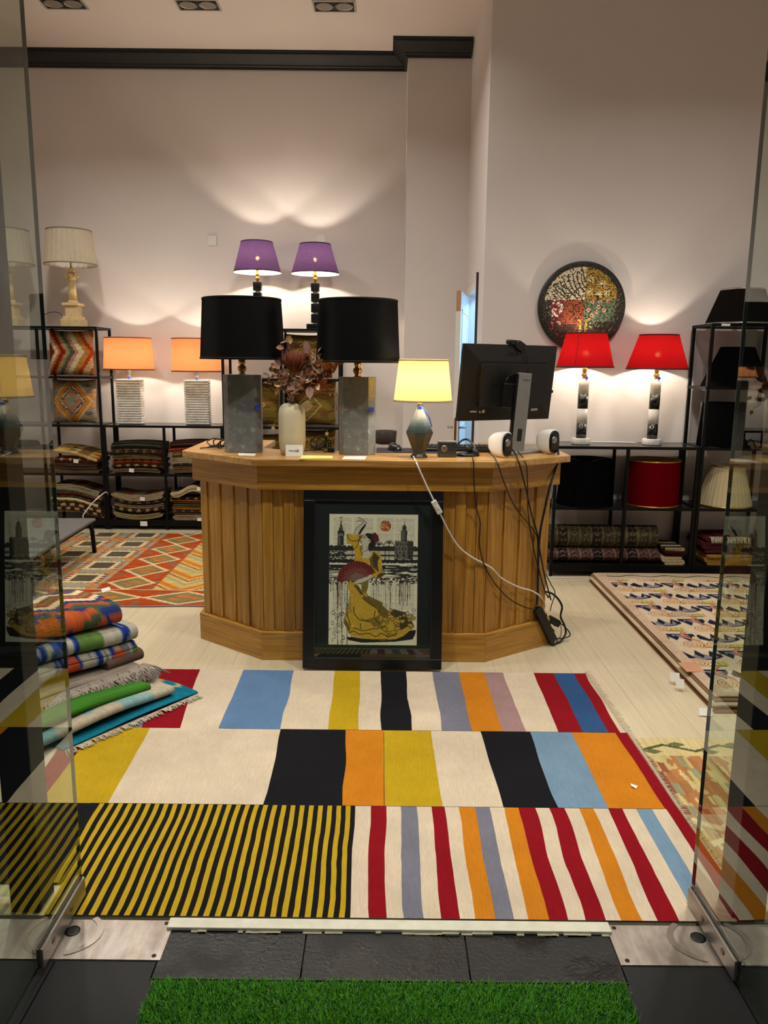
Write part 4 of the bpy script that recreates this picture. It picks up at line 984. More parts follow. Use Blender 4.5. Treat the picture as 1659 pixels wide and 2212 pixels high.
# ------------------------------------------------------------------ two desk speakers
def speaker(px, py, Y, rz, label, sc_=1.0):
    c_ = P(px, py, Y); X_ = Matrix.Translation((c_[0], Y, ZC + .0005)) @ Matrix.Rotation(rz, 4, 'Z') @ Matrix.Scale(sc_, 4)
    t_ = thing('desk_speaker', label, 'speaker', (c_[0], Y, ZC), 'white desk speakers')
    # body: rounded egg tapering to the back; local -Y is the front
    nl, na_ = 12, 28; v = []
    for i in range(nl + 1):
        u = i / nl; rr_ = (1 - u ** 2.4) ** .5 if u < 1 else 0.02
        for j in range(na_):
            a = 2 * PI * j / na_; ca, sa = math.cos(a), math.sin(a); e_ = 2 / 2.8
            xx_ = .040 * math.copysign(abs(ca) ** e_, ca); zz_ = .066 * math.copysign(abs(sa) ** e_, sa)
            v.append(X_ @ Vector((xx_ * (.55 + .45 * rr_) * (rr_ if u > .5 else max(rr_, .75)), -.05 + u * .125, .066 + zz_ * max(rr_, .12) - .010 * u * 0)))
    f = [(i * na_ + j, (i + 1) * na_ + j, (i + 1) * na_ + (j + 1) % na_, i * na_ + (j + 1) % na_) for i in range(nl) for j in range(na_)]
    MB().add(v, f + [tuple(range(na_)), tuple(nl * na_ + k for k in range(na_ - 1, -1, -1))], 0, True).build('speaker_body', M_whiteplastic, t_)
    v = [];
    for k, (sc2, yy_) in enumerate(((.90, -.0505), (.88, -.056), (.6, -.058))):
        for j in range(na_):
            a = 2 * PI * j / na_; ca, sa = math.cos(a), math.sin(a); e_ = 2 / 2.8
            wv = 1 - .12 * math.cos(2 * a) * 0
            v.append(X_ @ Vector((.040 * sc2 * math.copysign(abs(ca) ** e_, ca), yy_, .066 + .066 * sc2 * math.copysign(abs(sa) ** e_, sa))))
    f = [(i * na_ + j, i * na_ + (j + 1) % na_, (i + 1) * na_ + (j + 1) % na_, (i + 1) * na_ + j) for i in range(2) for j in range(na_)] + [tuple(2 * na_ + k for k in range(na_))]
    f = [q[::-1] for q in f]
    fr = MB().add(v, f, 0, True).build('front_grille', M_blackplastic, t_)
    MB().lathe([(.020, 0), (.019, .003), (.012, .006), (.002, .008)], X=X_ @ Matrix.Translation((-.004, -.057, .076)) @ Matrix.Rotation(PI / 2, 4, 'X'), n=28).build('speaker_cone', M_silver, t_)
    MB().lathe([(.007, 0), (.007, .012)], X=X_ @ Matrix.Translation((.036, -.03, .07)) @ Matrix.Rotation(PI / 2, 4, 'Y'), n=16).build('volume_knob', M_silver, t_)
speaker(1078, 985, 4.00, 0.72, 'white desk speaker with black front left of the monitor stand')
speaker(1180, 975, 4.19, 0.62, 'white desk speaker with black front at the right end of the counter')
# ------------------------------------------------------------------ framed print leaning on the counter
def raster(W, H, bg):
    img = np.zeros((H, W, 3)); img[:] = lin(bg); return img
class Print:
    def __init__(s, W, H):
        s.W, s.H = W, H; s.img = raster(W, H, (232, 229, 204))
        s.X, s.Y = np.meshgrid((np.arange(W) + .5) / W * 1360, (np.arange(H) + .5) / H * 2035)
    def mask_poly(s, pts):
        m = np.zeros((s.H, s.W), bool); n = len(pts)
        for i in range(n):
            x0, y0 = pts[i]; x1, y1 = pts[(i + 1) % n]
            if y0 == y1: continue
            c_ = ((y0 > s.Y) != (y1 > s.Y)) & (s.X < (x1 - x0) * (s.Y - y0) / (y1 - y0) + x0); m ^= c_
        return m
    def fill(s, m, c, var=0.0, k=0, sc_=14):
        v = 1 - var + 2 * var * vnoise(s.X / sc_, s.Y / sc_, k)
        s.img[m] = (lin(c)[None, None] * v[..., None])[m]
    def poly(s, pts, c, var=0.0, k=0, sc_=14): s.fill(s.mask_poly([(x - 85, y - 100) for x, y in pts]), c, var, k, sc_)
    def line(s, pts, w_, c, smooth=True):
        p = np.array([(x - 85, y - 100) for x, y in pts], float)
        if smooth and len(p) > 2: p = np.array(spline([(a, b, 0) for a, b in p], 6))[:, :2]
        d_ = np.full(s.X.shape, 1e9)
        for a, b in zip(p[:-1], p[1:]):
            ab = b - a; L_ = max(1e-6, ab @ ab); t_ = np.clip(((s.X - a[0]) * ab[0] + (s.Y - a[1]) * ab[1]) / L_, 0, 1)
            d_ = np.minimum(d_, np.hypot(s.X - a[0] - t_ * ab[0], s.Y - a[1] - t_ * ab[1]))
        s.img[d_ < w_] = lin(c)
    def ell(s, x, y, rx, ry, c, var=0.0, k=0, ring=None):
        e = np.hypot((s.X - (x - 85)) / rx, (s.Y - (y - 100)) / ry)
        m = e < 1 if ring is None else (e < 1) & (e > 1 - ring); s.fill(m, c, var, k)
pp = Print(330, 494); X_, Y_ = pp.X, pp.Y
INK, YEL, YDK, SKIN, RED = (24, 23, 22), (198, 164, 46), (112, 94, 30), (204, 198, 178), (122, 34, 26)
# faded printed columns of the old page
for (x0, x1, y0, y1) in ((65, 340, 60, 470), (385, 670, 60, 470), (725, 990, 50, 480), (1010, 1310, 60, 400), (640, 990, 1060, 1480), (1010, 1310, 1060, 1480), (60, 330, 1060, 1500)):
    row = ((Y_ / 9.0) % 1) < .5; wd = vnoise(X_ / 7, np.floor(Y_ / 9), 5) > .36; gap = hsh(np.floor(Y_ / 72), x0) > .12
    gp = ((Y_ / 72) % 1) < .90
    m = (X_ > x0) & (X_ < x1) & (Y_ > y0) & (Y_ < y1) & row & wd & gp
    pp.fill(m, (172, 168, 146))
# far bank: trees, quay, water
top_ = 470 + 26 * vnoise(X_ / 40, 0 * X_, 2) + 18 * vnoise(X_ / 12, 0 * X_, 3)
pp.fill((Y_ > top_) & (Y_ < 570), (40, 40, 36), .6, 4, 9)
pp.fill((Y_ > 570) & (Y_ < 625), (196, 192, 170), .04); pp.fill((Y_ > 625) & (Y_ < 652), INK, .3)
pp.fill((Y_ > 652) & (Y_ < 690), (190, 186, 164), .04)
pp.fill((Y_ > 545) & (Y_ < 760) & (X_ < 250 + 40 * vnoise(Y_ / 20, 0 * Y_, 8)) & (vnoise(X_ / 13, Y_ / 13, 6) > .42), (30, 30, 27), .3)
bl_ = 690 + 20 * vnoise(X_ / 16, 0 * X_, 9)
pp.fill((Y_ > bl_) & (Y_ < 745 + 22 * vnoise(X_ / 10, 0 * X_, 10)), (28, 28, 25), .4, 3, 8)
wv = vnoise(X_ / 130, Y_ / 9, 12) * .7 + vnoise(X_ / 40, Y_ / 5, 13) * .3
pp.fill((Y_ > 785) & (Y_ < 830) & (wv > .3), INK, .2); pp.fill((Y_ > 830) & (Y_ < 1000) & (wv > .34 + (Y_ - 830) / 700), (44, 43, 38), .3)
pp.fill((Y_ > 985) & (Y_ < 1050 + 60 * vnoise(X_ / 15, 0 * X_, 14)) & (vnoise(X_ / 22, Y_ / 14, 15) > .42), (54, 53, 46), .4)
random.seed(6)
for k in range(30):
    x = random.choice([random.uniform(110, 340), random.uniform(700, 1420)]); y1 = random.uniform(1250, 1600)
    pp.line([(x, 1130), (x + random.uniform(-6, 6), 1250), (x + random.uniform(-4, 4), y1)], random.uniform(2, 5), (52, 50, 44))
for (x, y, w0) in ((225, 1160, 5), (290, 1160, 5), (370, 1200, 5)): pp.line([(x, y), (x - 4, 1500), (x + 2, 2130)], w0, INK)
pp.line([(225, 1170), (215, 1260), (228, 1330), (222, 1560)], 8, (90, 20, 18))
# loops and curls at the lower corners
for k in range(38):
    x = random.choice([random.uniform(105, 340)] * 5 + [random.uniform(1010, 1060), random.uniform(1290, 1400)]); y = random.uniform(1570, 2100) if x < 400 else random.uniform(1560, 1720)
    pp.ell(x, y, random.uniform(16, 32), random.uniform(18, 36), random.choice([INK, INK, (120, 118, 104)]), ring=.28)
# tower at left
pp.poly([(268, 150), (276, 260), (292, 330), (296, 360), (314, 365), (316, 430), (306, 440), (310, 585), (210, 585), (216, 440), (212, 360), (232, 356), (238, 320), (252, 260)], (40, 39, 36), .5, 21, 10)
for (x, y) in ((236, 425), (262, 418), (288, 425)): pp.ell(x, y, 9, 20, (150, 147, 130))
pp.poly([(222, 450), (262, 450), (258, 580), (222, 580)], (96, 94, 84), .3, 22); pp.line([(240, 158), (290, 150)], 5, INK, False)
for (x, y) in ((256, 300), (272, 340), (262, 250)): pp.ell(x, y, 6, 12, (160, 156, 138))
# round tower at right
pp.poly([(1090, 512), (1104, 500), (1120, 512), (1140, 502), (1165, 514), (1180, 505), (1270, 508), (1300, 500), (1320, 512), (1345, 502), (1375, 512), (1372, 800), (1086, 792)], (104, 101, 92), .35, 23, 20)
pp.poly([(1290, 512), (1375, 515), (1372, 800), (1290, 796)], (62, 60, 55), .4, 24, 16)
pp.poly([(1182, 350), (1240, 340), (1280, 352), (1275, 520), (1180, 515)], (92, 89, 81), .35, 25); pp.poly([(1245, 345), (1280, 352), (1275, 520), (1240, 518)], (50, 48, 44), .3)
pp.poly([(1200, 290), (1235, 250), (1268, 292), (1262, 350), (1205, 348)], (60, 58, 52), .3); pp.line([(1235, 255), (1236, 205)], 4, INK, False)
for yy_, n_ in ((560, 8), (632, 6), (690, 5)):
    for k in range(n_): pp.ell(1110 + k * 245 / (n_ - 1), yy_, 9, 17, INK)
for (x, y) in ((1135, 740), (1230, 735), (1322, 745)): pp.ell(x, y, 15, 26, INK)
pp.ell(1210, 430, 12, 26, (60, 120, 66)); pp.ell(1290, 450, 14, 34, (225, 228, 214))
# palms
for (x, y, h_) in ((1005, 555, 830), (945, 640, 830), (850, 580, 700)):
    pp.line([(x, y), (x - 2, h_)], 5, INK, False)
    for k in range(11):
        a = PI * (k / 10); pp.line([(x, y), (x + 45 * math.cos(a), y - 45 * math.sin(a) - 10), (x + 82 * math.cos(a), y - 58 * math.sin(a) + 26)], 3, (34, 33, 29))
# red moon
pp.ell(945, 280, 84, 86, (186, 96, 44), .5, 31); pp.fill((np.hypot(X_ - 860, Y_ - 180) < 84) & (vnoise(X_ / 22, Y_ / 22, 33) > .55), (206, 168, 110), .1); pp.fill((np.hypot(X_ - 860, Y_ - 180) < 84) & (vnoise(X_ / 20, Y_ / 20, 34) > .66), (150, 48, 30), .1)
# shadow under the skirt
pp.poly([(360, 2010), (700, 2040), (1100, 2020), (1250, 1910), (1430, 1890), (1420, 1960), (1380, 2040), (1100, 2080), (600, 2100), (390, 2060)], (26, 25, 23), .5, 35, 18)
# dancer: raised arm
pp.poly([(455, 410), (500, 320), (600, 230), (540, 210), (500, 215), (530, 195), (500, 165), (525, 145), (580, 175), (622, 195), (655, 235), (640, 285), (590, 360), (560, 405), (500, 430)], SKIN)
pp.poly([(655, 235), (640, 285), (560, 410), (520, 425), (560, 340), (615, 270)], INK); pp.line([(455, 410), (500, 320), (600, 232)], 4, INK, False); pp.line([(525, 148), (580, 178), (655, 235)], 5, INK); pp.line([(500, 215), (560, 205), (600, 232)], 4, INK)
# hair, flower, face, neck
pp.poly([(620, 420), (670, 392), (740, 400), (790, 450), (800, 560), (770, 620), (720, 640), (690, 600), (660, 480)], INK)
pp.poly([(690, 560), (760, 600), (700, 660), (672, 670), (676, 610)], INK)
for (x, y) in ((780, 420), (810, 450), (800, 500), (775, 470), (820, 490)): pp.ell(x, y, 30, 38, (92, 22, 22), .4, 36)
pp.poly([(615, 425), (640, 420), (675, 470), (720, 500), (724, 530), (690, 560), (660, 575), (610, 572), (575, 560), (568, 525), (555, 500), (585, 455)], SKIN)
pp.poly([(585, 570), (690, 560), (680, 640), (730, 700), (740, 760), (600, 780), (590, 700), (600, 640)], SKIN)
pp.line([(575, 560), (568, 525), (556, 500), (588, 455)], 4, INK); pp.ell(622, 468, 16, 8, INK); pp.ell(580, 520, 12, 7, INK); pp.line([(600, 445), (640, 440)], 4, INK, False); pp.line([(690, 520), (712, 505), (716, 530)], 4, INK); pp.line([(660, 600), (668, 660)], 4, (120, 114, 100)); pp.line([(600, 690), (680, 660), (735, 690)], 4, (90, 86, 76))
# sleeve frill and bodice
pp.poly([(355, 415), (380, 405), (460, 420), (560, 425), (620, 420), (590, 470), (560, 500), (540, 560), (580, 600), (600, 700), (600, 790), (470, 835), (480, 720), (465, 640), (435, 575), (360, 560), (352, 490)], YEL, .18, 41)
pp.line([(370, 420), (372, 470), (420, 510), (500, 515), (545, 480), (550, 430)], 6, (70, 34, 20)); pp.poly([(545, 430), (600, 430), (560, 510), (500, 640), (480, 650), (520, 560)], YDK, .3)
pp.line([(435, 575), (440, 640), (438, 850)], 5, INK); pp.line([(590, 580), (560, 640), (600, 740)], 5, INK)
pp.poly([(600, 790), (700, 780), (750, 690), (800, 680), (870, 720), (895, 820), (900, 920), (890, 990), (930, 1020), (935, 1050), (880, 1085), (800, 1090), (740, 1060), (700, 870), (560, 860), (470, 840)], YEL, .2, 42)
for k in range(7): pp.line([(770 + k * 14, 690 + k * 12), (760 + k * 10, 790 + k * 10), (730 + k * 18, 900 + k * 14)], 6 if k % 2 else 9, INK if k % 2 == 0 else YDK)
pp.poly([(700, 800), (760, 720), (740, 900), (720, 870)], YDK, .3); pp.poly([(830, 1040), (890, 1000), (940, 1030), (880, 1085), (820, 1090)], (92, 60, 24), .3); pp.line([(815, 1100), (800, 1170)], 10, (70, 62, 52))
# fan
fx, fy = 520, 1130; an_ = np.arctan2(-(Y_ - (fy - 100)), X_ - (fx - 85)); rd_ = np.hypot((X_ - (fx - 85)) * .97, Y_ - (fy - 100)); fm = (an_ > .42) & (an_ < 3.22) & (rd_ < 300) | ((an_ < -3.05) & (rd_ < 300))
pl_ = ((an_ * 17 / 2.8) % 1); pp.fill(fm & (rd_ > 118), RED, .15); pp.fill(fm & (rd_ > 118) & (pl_ > .6), (78, 20, 16), .15); pp.fill(fm & (rd_ > 118) & (pl_ < .16) & (rd_ < 180 + 60 * pl_ * 6), (196, 150, 130), .1)
pp.fill(fm & (rd_ < 118), (64, 30, 24), .2); pp.fill(fm & (rd_ < 118) & (pl_ < .35), (190, 160, 140), .1)
pp.poly([(480, 1140), (510, 1120), (560, 1110), (700, 1060), (780, 1070), (700, 1120), (600, 1165), (520, 1185), (490, 1165)], SKIN); pp.line([(520, 1185), (600, 1165), (700, 1118), (780, 1072)], 5, INK); pp.line([(480, 1140), (520, 1135)], 4, INK, False)
# waist and skirt
pp.poly([(580, 1170), (690, 1130), (690, 1230), (660, 1320), (700, 1370), (600, 1400)], (130, 110, 34), .25, 43)
pp.poly([(365, 1175), (420, 1155), (490, 1165), (540, 1210), (600, 1300), (680, 1360), (760, 1400), (860, 1440), (915, 1480), (910, 1500), (960, 1560), (1010, 1600), (1080, 1570), (1180, 1600), (1270, 1620), (1280, 1690), (1370, 1760), (1390, 1830), (1340, 1900), (1240, 1990), (1120, 2040), (900, 2060), (700, 2040), (540, 2020), (420, 1990), (380, 1900), (320, 1800), (340, 1650), (400, 1500), (410, 1320), (375, 1230)], YEL, .16, 44, 20)
pp.poly([(600, 1390), (700, 1370), (800, 1420), (915, 1470), (905, 1510), (960, 1560), (1000, 1600), (1040, 1650), (960, 1720), (860, 1660), (820, 1560), (700, 1480)], YDK, .3, 45)
pp.poly([(1080, 1570), (1275, 1620), (1280, 1690), (1370, 1760), (1385, 1800), (1300, 1840), (1200, 1900), (1150, 1800), (1240, 1760), (1100, 1700), (1020, 1640)], (70, 62, 24), .35, 46)
pp.poly([(560, 1690), (640, 1740), (800, 1700), (900, 1620), (860, 1760), (960, 1720), (880, 1860), (780, 1850), (740, 1790), (620, 1760)], (134, 112, 34), .25, 47)
pp.poly([(470, 1190), (540, 1210), (620, 1330), (580, 1360), (500, 1250)], YDK, .3); pp.poly([(320, 1700), (380, 1790), (420, 1880), (400, 1960), (370, 1880), (325, 1800)], YDK, .3)
random.seed(8)
for k in range(26):
    x = random.uniform(900, 1380); y = random.uniform(1640, 2000)
    if y > 2060 - (x - 900) * .35 or y < 1580 + (x - 900) * .25: continue
    r_ = random.uniform(28, 52); q = [(x - r_, y - r_ * .3), (x - .2 * r_, y - r_ * .7), (x + r_, y - r_ * .5), (x + .7 * r_, y + r_ * .3), (x + .1 * r_, y + r_ * .7), (x - .5 * r_, y + r_ * .2)]
    pp.poly(q, (184, 156, 54), .2, k); pp.line(q + q[:1], 4, (46, 40, 18))
for pts in ([(470, 1540), (480, 1640), (560, 1740), (700, 1760)], [(600, 1400), (700, 1480), (820, 1560)], [(430, 1850), (500, 1880), (640, 1910), (760, 1880), (880, 1870), (960, 1820)], [(400, 1950), (480, 1920), (560, 1970), (700, 1950), (820, 2000), (900, 1950), (1000, 2000), (1120, 1960)], [(480, 1200), (560, 1300), (640, 1380)], [(578, 1800), (580, 1880)], [(800, 1600), (790, 1700), (870, 1800)], [(390, 1480), (360, 1600), (400, 1760), (430, 1860)], [(430, 2010), (600, 2040), (800, 2050), (1000, 2040)]):
    pp.line(pts, 6, (46, 36, 20))
for k in range(7): pp.line([(330 + k * 4, 1700 - k * 44), (430 - k * 2, 1600 - k * 36)], 4, (70, 50, 20), False)
pp.ell(452, 1842, 26, 24, (236, 170, 60), .1)

th_ = math.atan2(3.848 - 3.715, 0.885); cL = -0.399; Wf, Hf = 0.694, 0.897
Xf = Matrix.Translation((cL, 3.715, 0.0125)) @ Matrix.Rotation(-th_, 4, 'X')
pic = thing('framed_picture', 'black framed print of a dancer in a yellow dress leaning on the counter', 'picture', (cL + Wf / 2, 3.72, 0))
M_frame = mat('black_frame_lacquer', (12, 12, 12), 0.35, var=.08)
fw_ = 0.055
b = MB()
b.box(0, Wf, 0, .020, 0, fw_, X=Xf).box(0, Wf, 0, .020, Hf - fw_, Hf, X=Xf).box(0, fw_, 0, .020, fw_, Hf - fw_, X=Xf).box(Wf - fw_, Wf, 0, .020, fw_, Hf - fw_, X=Xf)
fr = b.build('frame', M_frame, pic, .004)
lp = MB(); e_ = .004
lp.box(fw_, Wf - fw_, .002, .006, fw_, fw_ + e_, X=Xf).box(fw_, fw_ + e_, .002, .006, fw_, Hf - fw_, X=Xf).box(Wf - fw_ - e_, Wf - fw_, .002, .006, fw_, Hf - fw_, X=Xf).box(fw_, Wf - fw_, .002, .006, Hf - fw_ - e_, Hf - fw_, X=Xf)
lp.build('inner_lip', mat('silver_lip', (70, 72, 72), .3, metal=.7), fr)
MB().box(.03, Wf - .03, .0125, .0155, .03, Hf - .03, X=Xf).build('mount_board', mat('black_green_mount', (14, 22, 20), .85, var=.06), pic)
MB().box(fw_, Wf - fw_, .0065, .0085, fw_, Hf - fw_, X=Xf).build('glazing', M_pglass, pic)
w0, w1, h0, h1 = 0.1285, 0.5690, 0.1205, 0.7735
ii, jj = np.meshgrid(np.arange(330), np.arange(494)); gx = w0 + (w1 - w0) * ii / 329; gz = h1 - (h1 - h0) * jj / 493
V = np.stack([gx, np.full(gx.shape, .0118), gz, np.ones(gx.shape)], -1) @ np.array(Xf).T
t = NT('printed_sheet'); t.set(Roughness=0.8); a = t.node('ShaderNodeVertexColor', layer_name='Col'); t.base(a.outputs[0]); M_print = t.m
grid_obj('art_print', V[::-1, :, :3], pp.img[::-1], M_print, pic, smooth=False)

# ------------------------------------------------------------------ cables and power strip
def Q(px, py, d):
    """where a sight line meets the front or the right chamfer of the counter, d in front of its boarding"""
    r_ = ray(px, py); best = None
    n2 = Vector((.265, -.37)).normalized()
    Yf_ = 3.885 - d; a = CAM + r_ * (Yf_ / r_[1])
    den = r_[0] * n2.x + r_[1] * n2.y; t2 = ((.520 + n2.x * d) * n2.x + (3.885 + n2.y * d) * n2.y) / den; b = CAM + r_ * t2
    return a if a[1] < b[1] and False else (a if r_[0] / r_[1] < (.520 + .32 * d) / Yf_ else b)
def QQ(pts):
    out = []
    for q in pts:
        px, py, k = q[:3]
        out.append(P(px, py, k) if k > 1 else Q(px, py, k))
    return out
def cab(pts, r, m, label, grp='cables hanging down the counter', name='cable', n=8):
    return tag(MB().tube(spline(QQ(pts), n), r, 8).build(name, m), label, 'cable', grp)
wc_ = thing('lamp_flex', 'white flex with an inline switch from the yellow lamp down to the power strip', 'cable', tuple(P(937, 1080, 3.78)))
wp = [(893, 986, 3.90), (898, 996, 3.82), (903, 1008, .10), (922, 1050, .095), (938, 1083, .09), (950, 1108, .082), (972, 1152, .05), (992, 1182, .03), (1020, 1204, .022), (1060, 1226, .020), (1085, 1250, .020), (1120, 1268, .020), (1150, 1277, .022), (1168, 1290, .03), (1177, 1308, 4.19), (1171, 1325, 4.16)]
MB().tube(spline(QQ(wp), 8), .0042, 8).build('flex', M_whiteplastic, wc_)
a, b_ = Vector(Q(936, 1082, .094)), Vector(Q(951, 1109, .086)); dz = (b_ - a).normalized(); dx = dz.cross(Vector((0, 1, 0))).normalized(); dy = dz.cross(dx)
Xs = Matrix(((dx.x, dy.x, dz.x, a.x), (dx.y, dy.y, dz.y, a.y), (dx.z, dy.z, dz.z, a.z), (0, 0, 0, 1)))
sw_ = MB().box(-.014, .014, -.010, .010, 0, (b_ - a).length, X=Xs).build('inline_switch', M_whiteplastic, wc_, .004)
sg = 1 if dy.y < 0 else -1
MB().box(-.006, .006, min(sg * .009, sg * .0125), max(sg * .009, sg * .0125), .024, .046, X=Xs).build('rocker', M_paper, sw_, .002)
cab([(1022, 985, 3.93), (1021, 991, 3.8), (1023, 1003, 0.098), (1024, 1040, 0.075), (1028, 1090, 0.03), (1037, 1130, 0.018), (1036, 1180, 0.018), (1048, 1225, 0.018), (1070, 1262, 0.018), (1100, 1293, 0.018), (1130, 1310, 0.02), (1150, 1316, 0.03)], .0030, M_softblack, 'thin black cable leaving the headset and crossing behind the white flex')
cab([(1056, 978, 3.97), (1066, 986, 3.86), (1074, 1000, 0.098), (1078, 1010, 0.095), (1090, 1045, 0.06), (1110, 1090, 0.022), (1130, 1118, 0.018), (1150, 1142, 0.018), (1161, 1165, 0.018), (1163, 1220, 0.022), (1175, 1270, 0.03), (1184, 1292, 4.2)], .0030, M_softblack, 'black cable from behind the left speaker slanting across the right chamfer')
cab([(1104, 968, 4.1), (1114, 982, 3.98), (1119, 995, 0.1), (1124, 1010, 0.096), (1137, 1060, 0.055), (1148, 1110, 0.03), (1160, 1150, 0.022), (1168, 1200, 0.024), (1178, 1250, 0.03), (1190, 1296, 4.22)], .0042, M_softblack, 'thicker black cable hanging straight down from the monitor stand')
cab([(1118, 975, 4.08), (1128, 986, 4.02), (1134, 998, 0.1), (1138, 1012, 0.096), (1140, 1060, 0.055), (1141, 1110, 0.02), (1150, 1170, 0.018), (1162, 1225, 0.026), (1176, 1275, 0.03), (1186, 1290, 4.21)], .0030, M_softblack, 'thin black cable looping beside the thicker one below the monitor stand')
cab([(1203, 960, 4.24), (1206, 980, 4.14), (1204, 1000, 4.12), (1188, 1050, 0.06), (1177, 1100, 0.04), (1167, 1150, 0.03), (1163, 1210, 0.022), (1162, 1270, 0.022), (1160, 1306, 0.03)], .0060, M_softblack, 'thick black cable from the right speaker down the counter corner to the power strip')
cab([(1205, 975, 4.25), (1208, 1000, 4.2), (1200, 1040, 4.2), (1188, 1100, 4.2), (1182, 1170, 4.2), (1178, 1230, 4.2), (1190, 1262, 4.2), (1199, 1280, 4.2), (1192, 1305, 4.2), (1188, 1320, 4.18)], .0026, M_softblack, 'thin black cable hanging free just right of the counter corner')
cab([(1172, 1277, 4.20), (1190, 1281, 4.2), (1204, 1292, 4.2), (1214, 1310, 4.2), (1211, 1332, 4.2), (1219, 1350, 4.2), (1222, 1368, 4.2), (1212, 1384, 4.16), (1200, 1390, 4.14), (1190, 1388, 4.14)], .0058, M_softblack, 'thick black mains lead bowing out right of the power strip')
cab([(1205, 1345, 4.25), (1218, 1352, 4.22), (1230, 1366, 4.2), (1230, 1374, 4.18), (1215, 1379, 4.17), (1196, 1380, 4.16)], .0036, M_softblack, 'black cable loop on the floor reaching farthest right of the counter')
cab([(1186, 1344, 4.22), (1186, 1372, 4.19), (1192, 1380, 4.17), (1204, 1380, 4.18), (1211, 1374, 4.2), (1211, 1352, 4.24), (1196, 1352, 4.24)], .0022, M_softblack, 'thin black square loop of wire beside the power strip')
ps = thing('power_strip', 'black power strip leaning against the right corner of the counter', 'power strip', tuple(F(1193, 1388)))
p0, p1 = Vector(F(1194, 1388, .012)), Vector(P(1158, 1314, 4.075)); dz = (p1 - p0).normalized(); dx = Vector((.83, .55, 0)); dx = (dx - dz * dx.dot(dz)).normalized(); dy = dz.cross(dx)
Xp = Matrix(((dx.x, dy.x, dz.x, p0.x), (dx.y, dy.y, dz.y, p0.y), (dx.z, dy.z, dz.z, p0.z), (0, 0, 0, 1))); Lp = (p1 - p0).length
MB().box(-.024, .024, -.028, .012, 0, Lp, X=Xp).build('strip_body', M_blackplastic, ps, .008)
sk_ = MB()
for k in range(3): sk_.lathe([(.018, 0), (.018, .003), (.014, .003), (.014, .0005)], X=Xp @ Matrix.Translation((.024, -.008, Lp * (.3 + .22 * k))) @ Matrix.Rotation(PI / 2, 4, 'Y'), n=20)
sk_.build('socket', M_softblack, ps)
MB().box(-.010, .010, -.030, -.027, .012, .022, X=Xp).build('switch', M_silver, ps)
pg = thing('power_adapter', 'black power adapter plugged into the side of the power strip', 'power adapter', tuple(P(1198, 1344, 4.22)))
X_ = Matrix.Translation(P(1197, 1342, 4.22)) @ Matrix.Rotation(.5, 4, 'Y'); MB().box(-.035, .035, -.022, .022, -.018, .018, X=X_).build('adapter_body', M_blackplastic, pg, .006)
MB().tube([X_ @ Vector((-.035, 0, 0)), X_ @ Vector((-.06, -.01, .0))], .011, 10).build('plug', M_softblack, pg)
wl = [(F(1170, 1229)[0], 5.53, .005)] + [(x, 5.52 + .03 * math.sin(x * 5), .005) for x in np.linspace(1.35, 3.1, 9)]
tag(MB().tube(spline(wl, 8), .005, 8).build('floor_cable', M_whiteplastic), 'white cable along the floor in front of the right shelves', 'cable')
wl = [(-2.86, 6.47, .004), P(172, 1125, 6.47), P(180, 1112, 6.47), P(195, 1092, 6.5), P(212, 1075, 6.55), P(229, 1063, 6.85), (-2.533, 7.13, .31)]
tag(MB().tube(spline(wl, 8), .0045, 8).build('bench_cable', M_whiteplastic), 'white cable arching up behind the grey bench at the left', 'cable')

# ------------------------------------------------------------------ grey bench at the left
A = F(207, 1119, .285); B = F(100, 1184, .285); e = Vector((A[0] - B[0], A[1] - B[1], 0)).normalized(); nrm = Vector((-e.y, e.x, 0))
if nrm.x > 0: nrm = -nrm
bench = thing('bench', 'low grey bench top with a black leg on the orange kilim', 'bench', (A[0] - .4, A[1] - .5, 0))
a_, b_ = Vector((A[0], A[1], 0)), Vector((B[0], B[1], 0)) - e * .25; bk = Matrix.Identity(4)
q = [a_, b_, b_ + nrm * .55, a_ + nrm * .55]
MB().prism([(v_.x, v_.y) for v_ in q], .262, .285).build('bench_top', mat('grey_felt', (98, 96, 94), .85, bump=.2), bench, .006)
MB().prism([(v_.x, v_.y) for v_ in [a_ - e * .02 + nrm * .02, b_ + e * .02 + nrm * .02, b_ + e * .02 + nrm * .53, a_ - e * .02 + nrm * .53]], .240, .262).build('bench_frame', M_blackmetal, bench)
for q_ in (a_ - e * .05 + nrm * .03, b_ + e * .05 + nrm * .03, b_ + e * .05 + nrm * .52, a_ - e * .05 + nrm * .52):
    o_ = (q_ - (a_ + b_ + nrm * .55) / 2).normalized() * .03
    MB().tube([(q_.x, q_.y, .245), (q_.x + o_.x * .6, q_.y + o_.y * .6, .18), (q_.x + o_.x, q_.y + o_.y, .0085)], .017, 10).build('leg', M_blackmetal, bench)

